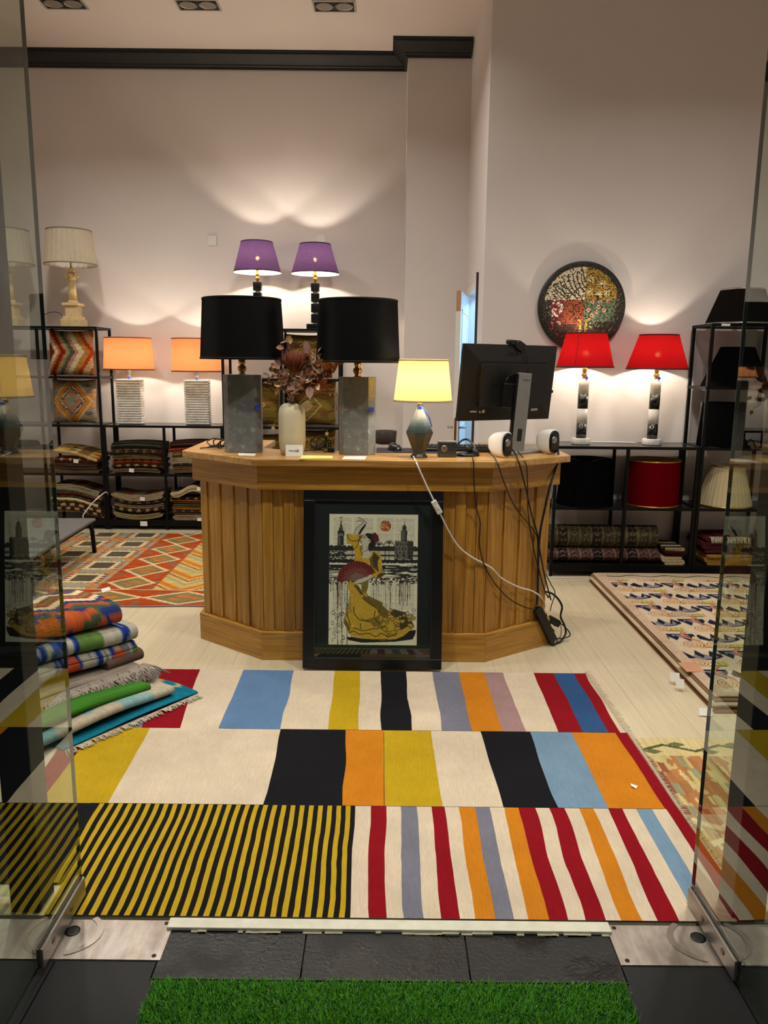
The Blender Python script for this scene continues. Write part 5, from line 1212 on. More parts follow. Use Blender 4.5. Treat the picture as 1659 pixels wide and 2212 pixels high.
# ------------------------------------------------------------------ artificial grass mat
gm = thing('grass_mat', 'bright green artificial grass mat before the shop entrance', 'mat', (0.02, 1.35, 0))
x0, x1, y0, y1 = -0.555, 0.605, 0.9, 1.695
MB().box(x0, x1, y0, y1, -.001, .004).build('mat_backing', mat('grass_backing', (20, 60, 16), .9), gm)
rng = np.random.default_rng(5); n = 42000
bx_ = rng.uniform(x0, x1, n); by_ = y1 - (y1 - 1.30) * rng.uniform(0, 1, n); an_ = rng.uniform(0, 2 * PI, n); hh = rng.uniform(.008, .019, n); ln_ = rng.uniform(.002, .015, n); ww = rng.uniform(.0007, .0012, n)
ca, sa = np.cos(an_), np.sin(an_)
V = np.stack([np.stack([bx_ - ww * sa, by_ + ww * ca, np.full(n, .003)], 1), np.stack([bx_ + ww * sa, by_ - ww * ca, np.full(n, .003)], 1),
              np.stack([bx_ + ln_ * .5 * ca - ww * .8 * sa, by_ + ln_ * .5 * sa + ww * .8 * ca, .003 + hh * .7], 1), np.stack([bx_ + ln_ * .5 * ca + ww * .8 * sa, by_ + ln_ * .5 * sa - ww * .8 * ca, .003 + hh * .7], 1),
              np.stack([bx_ + ln_ * ca, by_ + ln_ * sa, .003 + hh], 1)], 1).reshape(-1, 3)
i0 = np.arange(n) * 5; tri = np.stack([i0, i0 + 1, i0 + 3, i0, i0 + 3, i0 + 2, i0 + 2, i0 + 3, i0 + 4], 1).reshape(-1, 3)
me = bpy.data.meshes.new('grass_pile'); me.vertices.add(len(V)); me.vertices.foreach_set('co', (V - np.array(gm.location)).astype(np.float32).ravel())
me.loops.add(tri.size); me.loops.foreach_set('vertex_index', tri.astype(np.int32).ravel()); me.polygons.add(len(tri)); me.polygons.foreach_set('loop_start', np.arange(0, tri.size, 3, dtype=np.int32)); me.update(calc_edges=True)
k = rng.uniform(0, 1, n); cg = lin((30, 128, 14))[None] * (1 - k)[:, None] + lin((96, 158, 20))[None] * k[:, None]; cg = cg * rng.uniform(.75, 1.15, n)[:, None]
a = me.color_attributes.new('Col', 'FLOAT_COLOR', 'POINT'); a.data.foreach_set('color', np.concatenate([np.repeat(cg, 5, 0), np.ones((n * 5, 1))], 1).astype(np.float32).ravel())
t = NT('plastic_grass'); t.set(Roughness=.5); a = t.node('ShaderNodeVertexColor', layer_name='Col'); t.base(a.outputs[0]); me.materials.append(t.m)
finish(bpy.data.objects.new('grass_pile', me), gm, kind='stuff')
# ------------------------------------------------------------------ the big patchwork kilim
CR, YE, OR, RD, BL, LB, BK, GY, MV, NB = [lin(c) for c in ((203, 187, 162), (178, 148, 26), (190, 118, 26), (130, 12, 24), (92, 122, 158), (110, 138, 160), (20, 20, 24), (112, 112, 124), (152, 122, 120), (44, 78, 122))]
rug = thing('patchwork_rug', 'large patchwork kilim of stripes and colour blocks in front of the counter', 'rug', (0, 2.8, 0))
rb = MB(); ZR = 0.0075
def wob(x, y): return 0.006 * (vnoise(x * 7, y * 5, 2) - .5) * 2 + 0.002 * (vnoise(x * 30, y * 24, 5) - .5)
def stripe(a0, a1, b0, b1, c, m=0):
    """quad strip from front line (a0..a1) to back line (b0..b1), floor points"""
    n = 14; v = []; cc = []
    for k in range(n + 1):
        u = k / n; l = a0 + (b0 - a0) * u; r_ = a1 + (b1 - a1) * u
        for q in (l, r_):
            e = wob(q[0] * 1.0, q[1]) * (1 if 0 < k < n else 1)
            v.append((q[0] + e, q[1], ZR)); cc.append(c)
    rb.add(v, [(2 * i, 2 * i + 1, 2 * i + 3, 2 * i + 2) for i in range(n)], m, False, cc)
def bandrow(yt, yb, items, endt, endb):
    for i, (xt, xb, c) in enumerate(items):
        nt, nb_ = (items[i + 1][0], items[i + 1][1]) if i + 1 < len(items) else (endt, endb)
        stripe(F(xb, yb), F(nb_, yb), F(xt, yt), F(nt, yt), c)
Y3, Y2, Y1, Y0 = 3.705, 3.06, 2.485, 1.925
def rowX(ya, yb, items, end):
    """items: (x at the back px, x at the front px); lines are drawn between fixed depths"""
    pyb = 1106; out = []
    def fx(px, py, Yd): f_ = F(px, py); return f_[0]
    return out
def row(Yb, Yf, pyb, pyf, items, endb, endf):
    xs = [(F(a, pyb)[0], F(b, pyf)[0], c) for a, b, c in items] + [(F(endb, pyb)[0], F(endf, pyf)[0], None)]
    for (a, b, c), (a2, b2, _) in zip(xs[:-1], xs[1:]):
        stripe(np.array([b, Yf, 0]), np.array([b2, Yf, 0]), np.array([a, Yb, 0]), np.array([a2, Yb, 0]), c)
row(Y3, Y2, 1454, 1582, [(290, 170, GY), (345, 300, RD), (430, 385, CR), (523, 468, BL), (634, 605, CR), (722, 710, YE), (777, 776, CR), (822, 824, BK), (876, 890, CR), (935, 955, GY), (990, 1020, OR), (1044, 1085, MV), (1085, 1134, CR), (1152, 1202, RD), (1195, 1258, NB), (1238, 1313, RD)], 1262, 1337)
row(Y2, Y1, 1582, 1743, [(150, 40, RD), (200, 80, YE), (318, 230, CR), (606, 568, BK), (748, 739, OR), (828, 830, YE), (932, 955, CR), (1037, 1085, BK), (1142, 1203, LB), (1232, 1311, OR), (1326, 1428, RD)], 1352, 1456)
row(Y1, Y0, 1743, 1988, [(766, 757, CR), (799, 798, RD), (832, 837, CR), (863, 873, GY), (897, 915, CR), (929, 953, RD), (958, 992, CR), (990, 1024, OR), (1024, 1068, GY), (1056, 1110, CR), (1087, 1142, OR), (1117, 1187, RD), (1153, 1226, CR), (1183, 1263, RD), (1215, 1307, CR), (1246, 1341, OR), (1276, 1387, CR), (1310, 1420, RD), (1342, 1467, CR), (1371, 1508, LB), (1402, 1550, CR), (1430, 1588, RD)], 1457, 1625)
xr_t, xr_b = F(766, 1743)[0], F(757, 1988)[0]; pitch = (F(757, 1988)[0] - F(188, 1988)[0]) / 23.0
xl = F(223, 1745)[0]
k = 0; a = 0.0
while True:
    w1, w2 = pitch * .5, pitch * .5
    for cc_, w_ in ((BK, w1), (YE, w2)):
        xa, xb = xr_t - a, xr_b - a; a += w_
        fy = Y0 if xb - w_ > -0.85 else (2.06 if xb < -.92 else Y0)
        stripe(np.array([xb - w_, fy, 0]), np.array([xb, fy, 0]), np.array([xa - w_, Y1, 0]), np.array([xa, Y1, 0]), cc_)
    if xr_t - a < xl - .0: break
xa, xb = xr_t - a, xr_b - a
stripe(np.array([xb - .42, 2.06, 0]), np.array([xb, 2.06, 0]), np.array([xa - .42, Y1, 0]), np.array([xa, Y1, 0]), BK)
body = rb.build('rug_weave', M_clothx, rug, col=True)
MB().box(-1.33, .94, 2.07, 3.70, .0006, .0070, c=CR).box(-.84, .86, 1.93, 2.07, .0006, .0070, c=CR).build('rug_underside', M_cloth, rug, col=True)
# seam lines and fringe on the right
sm = MB()
for (pa, pb_) in (((829, 1582), (830, 1743)),): sm.tube([F(*pa, ZR), F(*pb_, ZR)], .0011, 5)
sm.tube([(-1.0, Y1, ZR), (0.2, Y1, ZR), (0.975, Y1, ZR)], .0009, 5); sm.tube([(-.66, Y2, ZR), (.97, Y2, ZR)], .0009, 5); sm.build('seam', M_ink, rug)
fg = MB(); random.seed(21)
pa, pb_ = F(1262, 1454), F(1457, 1743); pc_ = F(1600, 1950)
for (q0, q1, n_) in ((pa, pb_, 150), (pb_, pc_, 90)):
    for k in range(n_):
        u = (k + random.random() * .6) / n_; q = q0 + (q1 - q0) * u; L_ = random.uniform(.018, .034)
        if q[0] > .955 and q[1] < 2.08: continue
        fg.tube([(q[0], q[1], .006), (q[0] + L_ * .6, q[1] + random.uniform(-.006, .004), .0112), (q[0] + L_, q[1] + random.uniform(-.012, .004), .0105)], .0010, 4)
tag(fg.build('fringe', mat('fringe_yarn', (206, 190, 168), .95, var=.1), rug), kind='stuff')
tag(MB().add([F(1362, 1692, .009), F(1378, 1698, .012), F(1374, 1704, .009), F(1364, 1698, .016)], [(0, 1, 3), (1, 2, 3), (0, 3, 2), (0, 2, 1)]).build('paper_scrap', M_paper), 'tiny white paper scrap on the orange block of the patchwork rug', 'scrap')

# ------------------------------------------------------------------ flat woven rugs with figured fields
def stack_pick(masks, base):
    C = base.copy()
    for m, c in masks: C[m] = c
    return C
def yarn(C, x, y, sx, sy, k, amt):
    v = 1 - amt + 2 * amt * vnoise(x * sx, y * sy, k); return C * v[..., None]
def flat_rug(name, label, x0, x1, y0, y1, nx, ny, patt, z=.006, cat='rug', wavy=.0, group=None, m=None, parent=None):
    X_, Y_ = np.meshgrid(np.linspace(x0, x1, nx), np.linspace(y0, y1, ny)); C = patt(X_, Y_)
    Z_ = z + wavy * vnoise(X_ * 5, Y_ * 5, 1)
    return grid_obj(name, np.stack([X_, Y_, Z_], -1), C, m or M_clothfine, parent, True, solid=.005 if not wavy else .006, label=label, cat=cat, group=group)
def orange_kilim(X, Y):
    j = .012 * (np.floor(Y / .012) % 2); X = X + j * .5
    Cb = np.zeros(X.shape + (3,)); Cb[:] = lin((150, 142, 118)); Cb = yarn(Cb, X, Y, 6, 120, 4, .2)
    Cl, Rd, Dk, Og, Bd = lin((206, 186, 140)), lin((112, 22, 18)), lin((82, 72, 60)), lin((196, 112, 34)), lin((168, 66, 20))
    yF = 5.10
    # left field: slanted lattice of dark lozenges in cream, toothed with dark red
    px_, py_ = .355, .36; xx = (X + 3.0) % px_ - px_ / 2; yy = (Y - 5.2) % py_ - py_ / 2; d1 = np.maximum(np.abs(xx) / .078, np.abs(yy) / .082)
    fld = (X < -1.93) & (Y > yF); tx = np.floor(X / .019) % 2 == 0; ty = np.floor(Y / .026) % 2 == 0
    Cb[fld & (d1 < 1.5)] = Cl; sidex = np.abs(xx) / .078 > np.abs(yy) / .082
    Cb[fld & (d1 > 1.38) & (d1 < 1.85) & sidex & ty] = Rd; Cb[fld & (d1 > 1.5) & (d1 < 1.85) & sidex & ~ty & (np.abs(xx) / .078 < 1.66)] = Cl; Cb[fld & (d1 > 1.36) & (d1 < 1.62) & ~sidex & tx & (np.abs(((X + .009) / .076) % 1 - .5) < .26)] = Rd; Cb[fld & (d1 < 1.0)] = yarn(np.broadcast_to(Dk, X.shape + (3,)), X, Y, 8, 90, 14, .3)[fld & (d1 < 1.0)]
    ax, ay = px_ / 2 - np.abs(xx), py_ / 2 - np.abs(yy)
    Cb[fld & (ax < .072) & (ay < .075) & (hsh(np.floor(X * 44), np.floor(Y * 40), 3) > .38)] = Og
    # right field
    fr_ = (X > -1.55) & (Y > yF); zz_ = (Y * 3.2 + np.abs(((X * 2.2) % 1) - .5) * 1.6) % 1
    Cb[fr_] = yarn(np.broadcast_to(lin((190, 164, 96)), X.shape + (3,)), X, Y, 6, 120, 5, .2)[fr_]
    Cb[fr_ & (zz_ < .22)] = Og; Cb[fr_ & (zz_ > .5) & (zz_ < .62)] = lin((150, 150, 120)); Cb[fr_ & (zz_ > .80) & (zz_ < .86)] = Rd
    # borders with chained lozenges
    for bm, u, w_, pit in (((X > -1.93) & (X < -1.55), (X + 1.74), .19, .34), ((Y < yF), (Y - (4.75 + yF) / 2), .175, .52)):
        s_ = Y if w_ > .18 else X
        Cb[bm] = yarn(np.broadcast_to(Bd, X.shape + (3,)), X, Y, 8, 90, 6, .22)[bm]
        gz = bm & (hsh(np.floor(X * 22), np.floor(Y * 40), 8) > .78) & (np.abs(u) > w_ * .5); Cb[gz] = lin((120, 100, 78))
        t_ = np.abs((s_ / pit) % 1 - .5) * 2; dd = np.abs(u) / (w_ * .80) + (t_ * 1.06)
        Cb[bm & (dd < 1.12)] = Cl; Cb[bm & (dd < .90)] = yarn(np.broadcast_to(lin((128, 110, 70)), X.shape + (3,)), X, Y, 6, 120, 7, .25)[bm & (dd < .90)]
        Cb[bm & (dd < .5) & (hsh(np.floor(X * 26), np.floor(Y * 50), 9) > .5)] = Og
    Cb[(np.abs(Y - yF) < .006)] = Cl
    return yarn(Cb, X, Y, 14, 160, 11, .16)
k1 = flat_rug('kilim_rug', 'orange and grey kilim with lozenge borders on the floor behind the counter', -3.35, -.80, 4.76, 6.90, 430, 360, orange_kilim)
fg = MB(); random.seed(9)
MB().tube(spline([(x, 4.745 + .012 * math.sin(x * 9), .005) for x in np.linspace(-2.2, -1.0, 12)], 4), .006, 6).build('rolled_edge', mat('mauve_yarn', (150, 126, 122), .95), k1)
tag(MB().prism([F(218, 1275, 0)[:2], F(236, 1270, 0)[:2], F(240, 1276, 0)[:2], F(222, 1283, 0)[:2]], .0072, .0085).build('price_tag', M_paper), 'small white price tag lying on the orange kilim', 'tag')
def beige_kilim(X, Y):
    Cb = np.zeros(X.shape + (3,)); Cb[:] = lin((190, 170, 112))
    n1 = vnoise(X * 26, Y * 6, 3); n2 = vnoise(X * 60, Y * 11, 4); b_ = hsh(np.floor(X * 46), np.floor(Y * 13 + X * 5), 5); n3 = vnoise(X * 7, Y * 5, 8)
    up = Y > 2.46; lf = up & (X < 1.34)
    Cb[n1 > .60] = lin((184, 150, 98)); Cb[lf & (n1 > .55)] = lin((176, 120, 72)); Cb[lf & (n1 < .2)] = lin((150, 150, 122)); Cb[(n2 > .62) & up] = lin((160, 112, 70)); Cb[(n2 < .2) & up] = lin((204, 184, 130)); Cb[(b_ > .90) & up & (n3 > .4)] = lin((142, 82, 62)); Cb[(b_ > .95) & up & (n3 <= .4)] = lin((120, 60, 44)); Cb[(b_ < .05)] = lin((140, 146, 112))
    Cb[(b_ > .90) & ~up] = lin((166, 122, 84)); Cb[(n2 < .16) & ~up] = lin((206, 188, 140)); Cb[(n3 > .66) & ~up] = lin((176, 146, 110))
    z1 = 2.42 + .09 * np.abs((X * 3.1) % 1 - .5) * 2; Cb[(np.abs(Y - z1) < .026) & (X > 1.22)] = lin((94, 104, 70)); Cb[(np.abs(Y - z1 + .045) < .016)] = lin((210, 194, 146))
    z2 = 2.28 + .08 * np.abs((X * 3.1 + .5) % 1 - .5) * 2; Cb[(np.abs(Y - z2) < .022) & (X > 1.15)] = lin((150, 126, 108)); Cb[(np.abs(Y - z2 + .04) < .014)] = lin((210, 194, 146)); Cb[(np.abs(Y - z2 + .07) < .014) & (X > 1.2)] = lin((98, 106, 74))
    bd = Y > 2.87; Cb[bd] = lin((204, 186, 134)); zz_ = 2.935 + .026 * (np.abs((X * 4.4) % 1 - .5) * 4 - 1); Cb[bd & (np.abs(Y - zz_) < .009)] = lin((82, 84, 50))
    sg = np.where(np.floor(X * 4.4 + .25) % 2 == 0, 1, -1); xx = ((X * 4.4) % .5) - .25; Cb[bd & (np.abs(xx) / .17 + np.abs(Y - 2.935 - np.where(((X * 4.4) % 1) < .5, .03, -.03)) / .022 < 1)] = lin((104, 106, 68))
    return yarn(Cb, X, Y, 150, 8, 6, .14)
flat_rug('kilim_rug', 'beige kilim with a green zigzag border right of the patchwork rug', 1.045, 2.75, 2.06, 3.02, 330, 260, beige_kilim, z=.0055)

# ------------------------------------------------------------------ embroidered rugs at the right
def crewel(X, Y):
    Cb = np.zeros(X.shape + (3,)); Cb[:] = lin((200, 182, 154)); Nv, Gy, Yl, Rr, Gn, Bg = [lin(c) for c in ((26, 26, 52), (124, 122, 130), (186, 168, 92), (146, 74, 48), (96, 96, 66), (176, 152, 122))]
    u = Y / .262; r_ = np.floor(u); f = u - r_; xo = X + (r_ % 2) * .19 + .05 * hsh(r_, 2)
    c1 = (xo / .38) % 1; sp = np.abs((xo / .075 + .4 * hsh(r_, 5)) % 1 - .5) * 2; sp2 = np.abs((xo / .052) % 1 - .5) * 2
    q = np.clip((c1 - .02) / .58, 0, 1); inb = (c1 > .02) & (c1 < .60); bb = .34 + .20 * (2 * q - 1) ** 2; tp = bb + .15 + .40 * sp ** 1.1 * np.sin(PI * q) ** .5
    Cb[inb & (f > bb) & (f < tp)] = Nv; mid = inb & (q > .30) & (q < .86); Cb[mid & (f > bb + .05) & (f < bb + .10 + .22 * sp2)] = Gy
    q3 = np.clip((c1 - .60) / .40, 0, 1); inh = (c1 >= .60); lo_ = .86 - .16 - .36 * sp * np.sin(PI * q3) ** .6; Cb[inh & (f > lo_) & (f < .86)] = Nv; Cb[inh & (f > .86 - .10 - .16 * sp2) & (f < .80) & (q3 > .2) & (q3 < .8)] = Gy
    yb = (f > .06) & (f < .26) & ((c1 > .78) | (c1 < .55)); Cb[yb] = Yl; Cb[yb & (((xo / .03) % 1) < .12)] = lin((120, 104, 60)); Cb[(f > .02) & (f < .07) & (c1 < .5)] = Gn
    for cx_, sg in ((.84, 1), (.18, -1)):
        dx_ = (c1 - cx_ + .5) % 1 - .5; dd = np.hypot(dx_ * .38, (f - .20) * .262 * 1.0); an_ = np.arctan2((f - .20), dx_ * sg); q = (dd / .017 + an_ / (2 * PI)) % 1
        Cb[(dd < .062)] = Cb[(dd < .062)] * .3 + lin((206, 186, 150)) * .7; Cb[(dd < .062) & (q < .30)] = Rr
    w_ = np.abs(c1 - (.93 + .10 * np.sin(f * 6.28))); Cb[(w_ * .38 < .010)] = lin((184, 130, 100)); Cb[(np.abs(w_ * .38 - .012) < .003)] = Rr
    e = (X < x0c + .075) | (Y > y1c - .16) | (Y < y0c + .06); Cb[e] = lin((186, 166, 138)); vine = (np.abs(Y - (y1c - .085 + .02 * np.sin(X * 26))) < .008) & (Y > y1c - .16) & (X > x0c + .1); Cb[vine] = Nv
    Cb[(X < x0c + .075) & (X > x0c + .02)] = lin((190, 166, 140))
    return yarn(Cb, X, Y, 60, 60, 9, .07)
x0c, x1c, y0c, y1c = 1.475, 2.72, 3.30, 5.46
LAY = 5; TL_ = .0125
for k in range(LAY):
    top_l = k == LAY - 1; zt_ = TL_ * (k + 1) + .001; dx_ = [.0, .012, -.004, .016, .022][k]; dy_ = [-.03, .0, -.012, .012, .03][k]; xa, ya = x0c + dx_, y0c + dy_
    nx, ny = (330, 470) if top_l else (40, 60); X_, Y_ = np.meshgrid(np.linspace(xa, x1c, nx), np.linspace(ya, y1c - (0.0 if top_l else -.02 * (k % 2)), ny))
    C = crewel(X_, Y_) if top_l else np.broadcast_to(lin([(128, 78, 48), (176, 152, 118), (196, 180, 150), (150, 112, 84)][k]), X_.shape + (3,)).copy()
    ed = .004 * np.exp(-((X_ - xa) / .02)) + .004 * np.exp(-((Y_ - ya) / .02)); Z_ = zt_ - ed
    lb = ['brown backed rug at the very bottom of the embroidered rug stack', 'beige folded rug second from the floor in the embroidered stack', 'cream folded rug in the middle of the embroidered stack', 'tan folded rug just beneath the top embroidered rug', 'cream embroidered rug with navy leaves and red spirals, top of its stack'][k]
    o = grid_obj('embroidered_rug' if top_l else 'folded_rug', np.stack([X_, Y_, Z_], -1), C, M_clothfine, None, True, solid=.0085, label=lb, cat='rug', group='rugs in the embroidered stack')
    if top_l:
        MB().box(1.47, 1.56, 3.60, 3.72, zt_ - .002, zt_ + .001).build('leather_patch', mat('tan_patch', (196, 140, 104), .8), o, .0005)
        for (px, py, w0) in ((1456, 1462, .020), (1467, 1476, .017)):
            q = F(px, py, .035); MB().add([(q[0] - w0, q[1] + .01, .055), (q[0] + w0, q[1] - .012, .060), (q[0] + w0 * .9, q[1] - .030, .024), (q[0] - w0 * .9, q[1] - .012, .018)], [(0, 1, 2, 3)]).build('care_label', M_paper, o, solid=.0006)
        q = F(1524, 1538, .02); MB().add([(q[0] - .02, q[1] + .02, .03), (q[0] + .035, q[1] + .012, .034), (q[0] + .025, q[1] - .012, .006), (q[0] - .03, q[1] - .005, .006)], [(0, 1, 2, 3)]).build('care_label', M_paper, o, solid=.0006)
# ------------------------------------------------------------------ folded rugs
def pal(*cs): return np.array([lin(c) for c in cs])
def pat_kilim(cols, sx=.09, sy=.10, seed=0):
    cols = pal(*cols)
    def f(s, y):
        band = np.floor(s / sx).astype(int); t_ = np.abs((y / sy + .5 * (band % 2)) % 1 - .5) * 2; fr_ = (s / sx) % 1
        i = (band + (t_ > fr_).astype(int) + (hsh(band, seed) * 3).astype(int)) % len(cols); C = cols[i]
        v = .78 + .44 * vnoise(s * 130, y * 20, seed); return C * v[..., None]
    return f
def pat_plain(c, c2=None, seed=0):
    c = lin(c); c2 = lin(c2) if c2 is not None else c * .75
    def f(s, y):
        k = vnoise(s * 16, y * 12, seed); C = c * (1 - k[..., None]) + c2 * k[..., None]; return C * (.85 + .3 * vnoise(s * 140, y * 30, seed + 1))[..., None]
    return f
def folded(label, group, cx, cy, z, w_, dpt, n, t_, pat, rz=0.0, sag=None, seed=0, edge=(150, 130, 100), taper=.0, cat='rug', name='folded_rug', tagpos=None, wob_=.012, nyy=30, nxx=24):
    """a rug folded n times: one ribbon laid in zigzag, rounded at every fold; its cut edge faces local -y. Returns (object, top height)."""
    pit = t_ * 1.12; R = pit / 2; pts = []
    for i in range(n):
        hw = w_ / 2 - (hsh(i, seed) * wob_) - taper * i
        xs = np.linspace(-hw + R, hw - R, nxx); xs = xs if i % 2 == 0 else xs[::-1]; pts += [(x, i * pit + t_ / 2) for x in xs]
        if i < n - 1:
            sg = 1 if i % 2 == 0 else -1
            for a in np.linspace(-PI / 2, PI / 2, 7)[1:-1]: pts.append((sg * (hw - R + R * math.cos(a)), i * pit + t_ / 2 + R + R * math.sin(a)))
    p = np.array(pts); tg = np.gradient(p, axis=0); tg /= np.linalg.norm(tg, axis=1)[:, None]; nm = np.stack([-tg[:, 1], tg[:, 0]], 1); s_ = np.concatenate([[0], np.cumsum(np.linalg.norm(np.diff(p, axis=0), axis=1))])
    th = t_ * .49 * np.clip(np.minimum(np.arange(len(p)), len(p) - 1 - np.arange(len(p))) / 2 + .4, .4, 1)
    loop = np.concatenate([p + nm * th[:, None], (p - nm * th[:, None])[::-1]]); sl = np.concatenate([s_, s_[::-1]]); m = len(loop)
    ny = nyy; ys = np.linspace(-dpt / 2, dpt / 2, ny)
    ca, sa = math.cos(rz), math.sin(rz); V = np.zeros((ny, m, 3)); S_, Yg = np.meshgrid(sl, ys)
    for j, y in enumerate(ys):
        jit = (vnoise(sl * 5, np.zeros(m), seed + 3) - .5) * .02 if j in (0, ny - 1) else 0
        x = loop[:, 0]; zz_ = loop[:, 1] + (sag(x, y) if sag else 0); yy = y + jit
        V[j, :, 0] = cx + x * ca - yy * sa; V[j, :, 1] = cy + x * sa + yy * ca; V[j, :, 2] = z + zz_
    C = pat(S_, Yg); half = m // 2
    ec = lin(edge)
    mb = MB(); vv = V.reshape(-1, 3); cc = C.reshape(-1, 3)
    f = [(j * m + i, j * m + (i + 1) % m, (j + 1) * m + (i + 1) % m, (j + 1) * m + i) for j in range(ny - 1) for i in range(m)]
    mb.add(vv, f, 0, True, cc)
    for j in (0, ny - 1):
        row_ = V[j]; q = [(i, m - 1 - i, m - 2 - i, i + 1) for i in range(half - 1)]
        if j: q = [a[::-1] for a in q]
        mb.add(row_, q, 0, False, np.broadcast_to(ec, row_.shape) * (.8 + .4 * hsh(np.arange(m), seed))[:, None])
    ztop = z + n * pit
    o = mb.build(name, M_clothfine, None, 0, label, cat, group, col=True)
    if tagpos is not None:
        tx, ty, tz = tagpos; MB().box(tx - .022, tx + .022, ty - .0025, ty - .0015, tz - .018, tz + .016, X=Matrix.Translation((tx, ty, tz)) @ Matrix.Rotation(.12, 4, 'Y') @ Matrix.Translation((-tx, -ty, -tz))).build('price_tag', M_paper, o)
    return o, ztop
BR = [((70, 40, 24), (120, 80, 40), (40, 32, 26), (140, 110, 70)), ((100, 40, 22), (150, 100, 50), (60, 30, 22), (160, 140, 100)), ((60, 64, 50), (110, 100, 60), (46, 40, 34), (150, 90, 44)), ((50, 40, 34), (86, 74, 56), (110, 60, 36), (130, 116, 84)), ((150, 96, 40), (190, 150, 90), (90, 50, 28), (70, 84, 60)), ((36, 44, 70), (90, 96, 110), (60, 52, 46), (140, 124, 100))]
SG = lambda a, ph: (lambda x, y: a * np.cos(x * 7 + ph) + 0 * y)
def rug_stack(cx, z, w_, specs, grp, sagf, cyo=0.0):
    zc = z + .0008 + (abs(sagf(0.0, 0.0)) * 0)
    lo = min(float(np.min(sagf(np.linspace(-w_ / 2, w_ / 2, 30), 0))), 0)
    zc -= lo
    for k, (label, n, t_, cols, kw) in enumerate(specs):
        pt_ = cols if callable(cols) else pat_kilim(cols, .07 + .02 * hsh(k, cx), .08, k + int(abs(cx) * 10))
        tg_ = kw.pop('tag', None); ff = kw.pop('ff', False); ww = w_ - .01 - .05 * float(hsh(k, cx, 2)); dp = .30 - .03 * float(hsh(k, cx, 5)); cy_ = (BY0 + BY1) / 2 - .01 + cyo
        sf = (lambda x, y: sagf(-y, x)) if ff else sagf
        if ff: ww, dp = dp, ww; kw['rz'] = PI / 2; kw['nyy'] = 44
        o, z2 = folded(label, grp, cx + .02 * (float(hsh(k, cx, 7)) - .5), cy_, zc, ww, dp, n, t_, pt_, kw.pop('rz', 0) + .06 * (float(hsh(k, cx, 8)) - .5), sf, k + int(abs(cx) * 100), kw.pop('edge', (96, 78, 56)), tagpos=(cx + tg_, cy_ - (ww if ff else dp) / 2 - .012, zc + n * t_ * .5) if tg_ is not None else None, **kw)
        zc = z2 + .001
    return zc
fl0 = lambda x, y: 0 * x
sl1 = lambda x, y: .10 * x + .02 * np.cos(x * 8)
# left tall shelf, middle level
zc = rug_stack(-2.815, ZL, .46, [('dark folded rug at the bottom of the left middle shelf stack', 3, .011, BR[3], {}), ('nearly black folded rug under the yellow kilim, left middle shelf', 4, .012, pat_plain((36, 30, 28), (60, 46, 40), 3), {'edge': (70, 56, 44)}), ('rust folded rug with white tag under the yellow kilim, left middle shelf', 3, .012, BR[1], {'ff': 1, 'tag': .02})], 'rugs on the left middle shelf', fl0)
folded('yellow and rust kilim draped over the stack on the left middle shelf', 'rugs on the left middle shelf', -2.80, 7.235, zc + .052, .43, .30, 2, .013, pat_kilim(((196, 150, 70), (140, 80, 30), (90, 96, 60), (206, 176, 110)), .10, .07, 5), -.08, lambda x, y: -.18 * x - .10 * np.clip(-y, 0, 1) * 2 + .010 * np.cos(x * 12), 8, (206, 176, 120))
# low shelf, middle level, left column
zc = rug_stack(-2.255, ZL, .48, [('brown folded rug at the bottom of the stack under the first orange lamp', 3, .011, BR[3], {'tag': -.04}), ('olive brown folded rug second in the stack under the first orange lamp', 3, .010, BR[0], {'ff': 1}), ('rust zigzag folded rug in the stack under the first orange lamp', 4, .011, ((128, 56, 30), (170, 130, 90), (90, 40, 24)), {'ff': 1}), ('rust and tan folded rug in the stack under the first orange lamp', 3, .010, BR[1], {}), ('green and gold folded rug with zigzags under the first orange lamp', 4, .012, BR[2], {'ff': 1}), ('dark olive folded rug on top of the stack under the first orange lamp', 4, .014, pat_plain((62, 62, 50), (44, 44, 38), 7), {'ff': 1, 'edge': (96, 92, 76)})], 'rugs on the low shelf under the first orange lamp', lambda x, y: -.25 * x * x + 0 * y)
# low shelf, middle level, right column
zc = rug_stack(-1.725, ZL, .48, [('striped brown folded rug at the bottom of the stack beside the counter corner', 4, .011, BR[3], {}), ('tan folded rug second in the stack beside the counter corner', 3, .011, BR[0], {'ff': 1}), ('folded rug with pale loop ends, middle of the stack beside the counter corner', 4, .012, BR[3], {'edge': (150, 136, 110)}), ('olive folded rug in the stack beside the counter corner', 3, .012, BR[2], {'ff': 1}), ('red and cream folded rug near the top of the stack beside the counter corner', 3, .013, ((130, 50, 30), (176, 150, 110), (70, 44, 34)), {'ff': 1}), ('dark maroon folded rug on top of the stack beside the counter corner', 4, .013, pat_plain((52, 32, 28), (76, 44, 36), 4), {'ff': 1, 'edge': (80, 64, 52)})], 'rugs on the low shelf beside the counter corner', lambda x, y: -.25 * x * x + 0 * y)
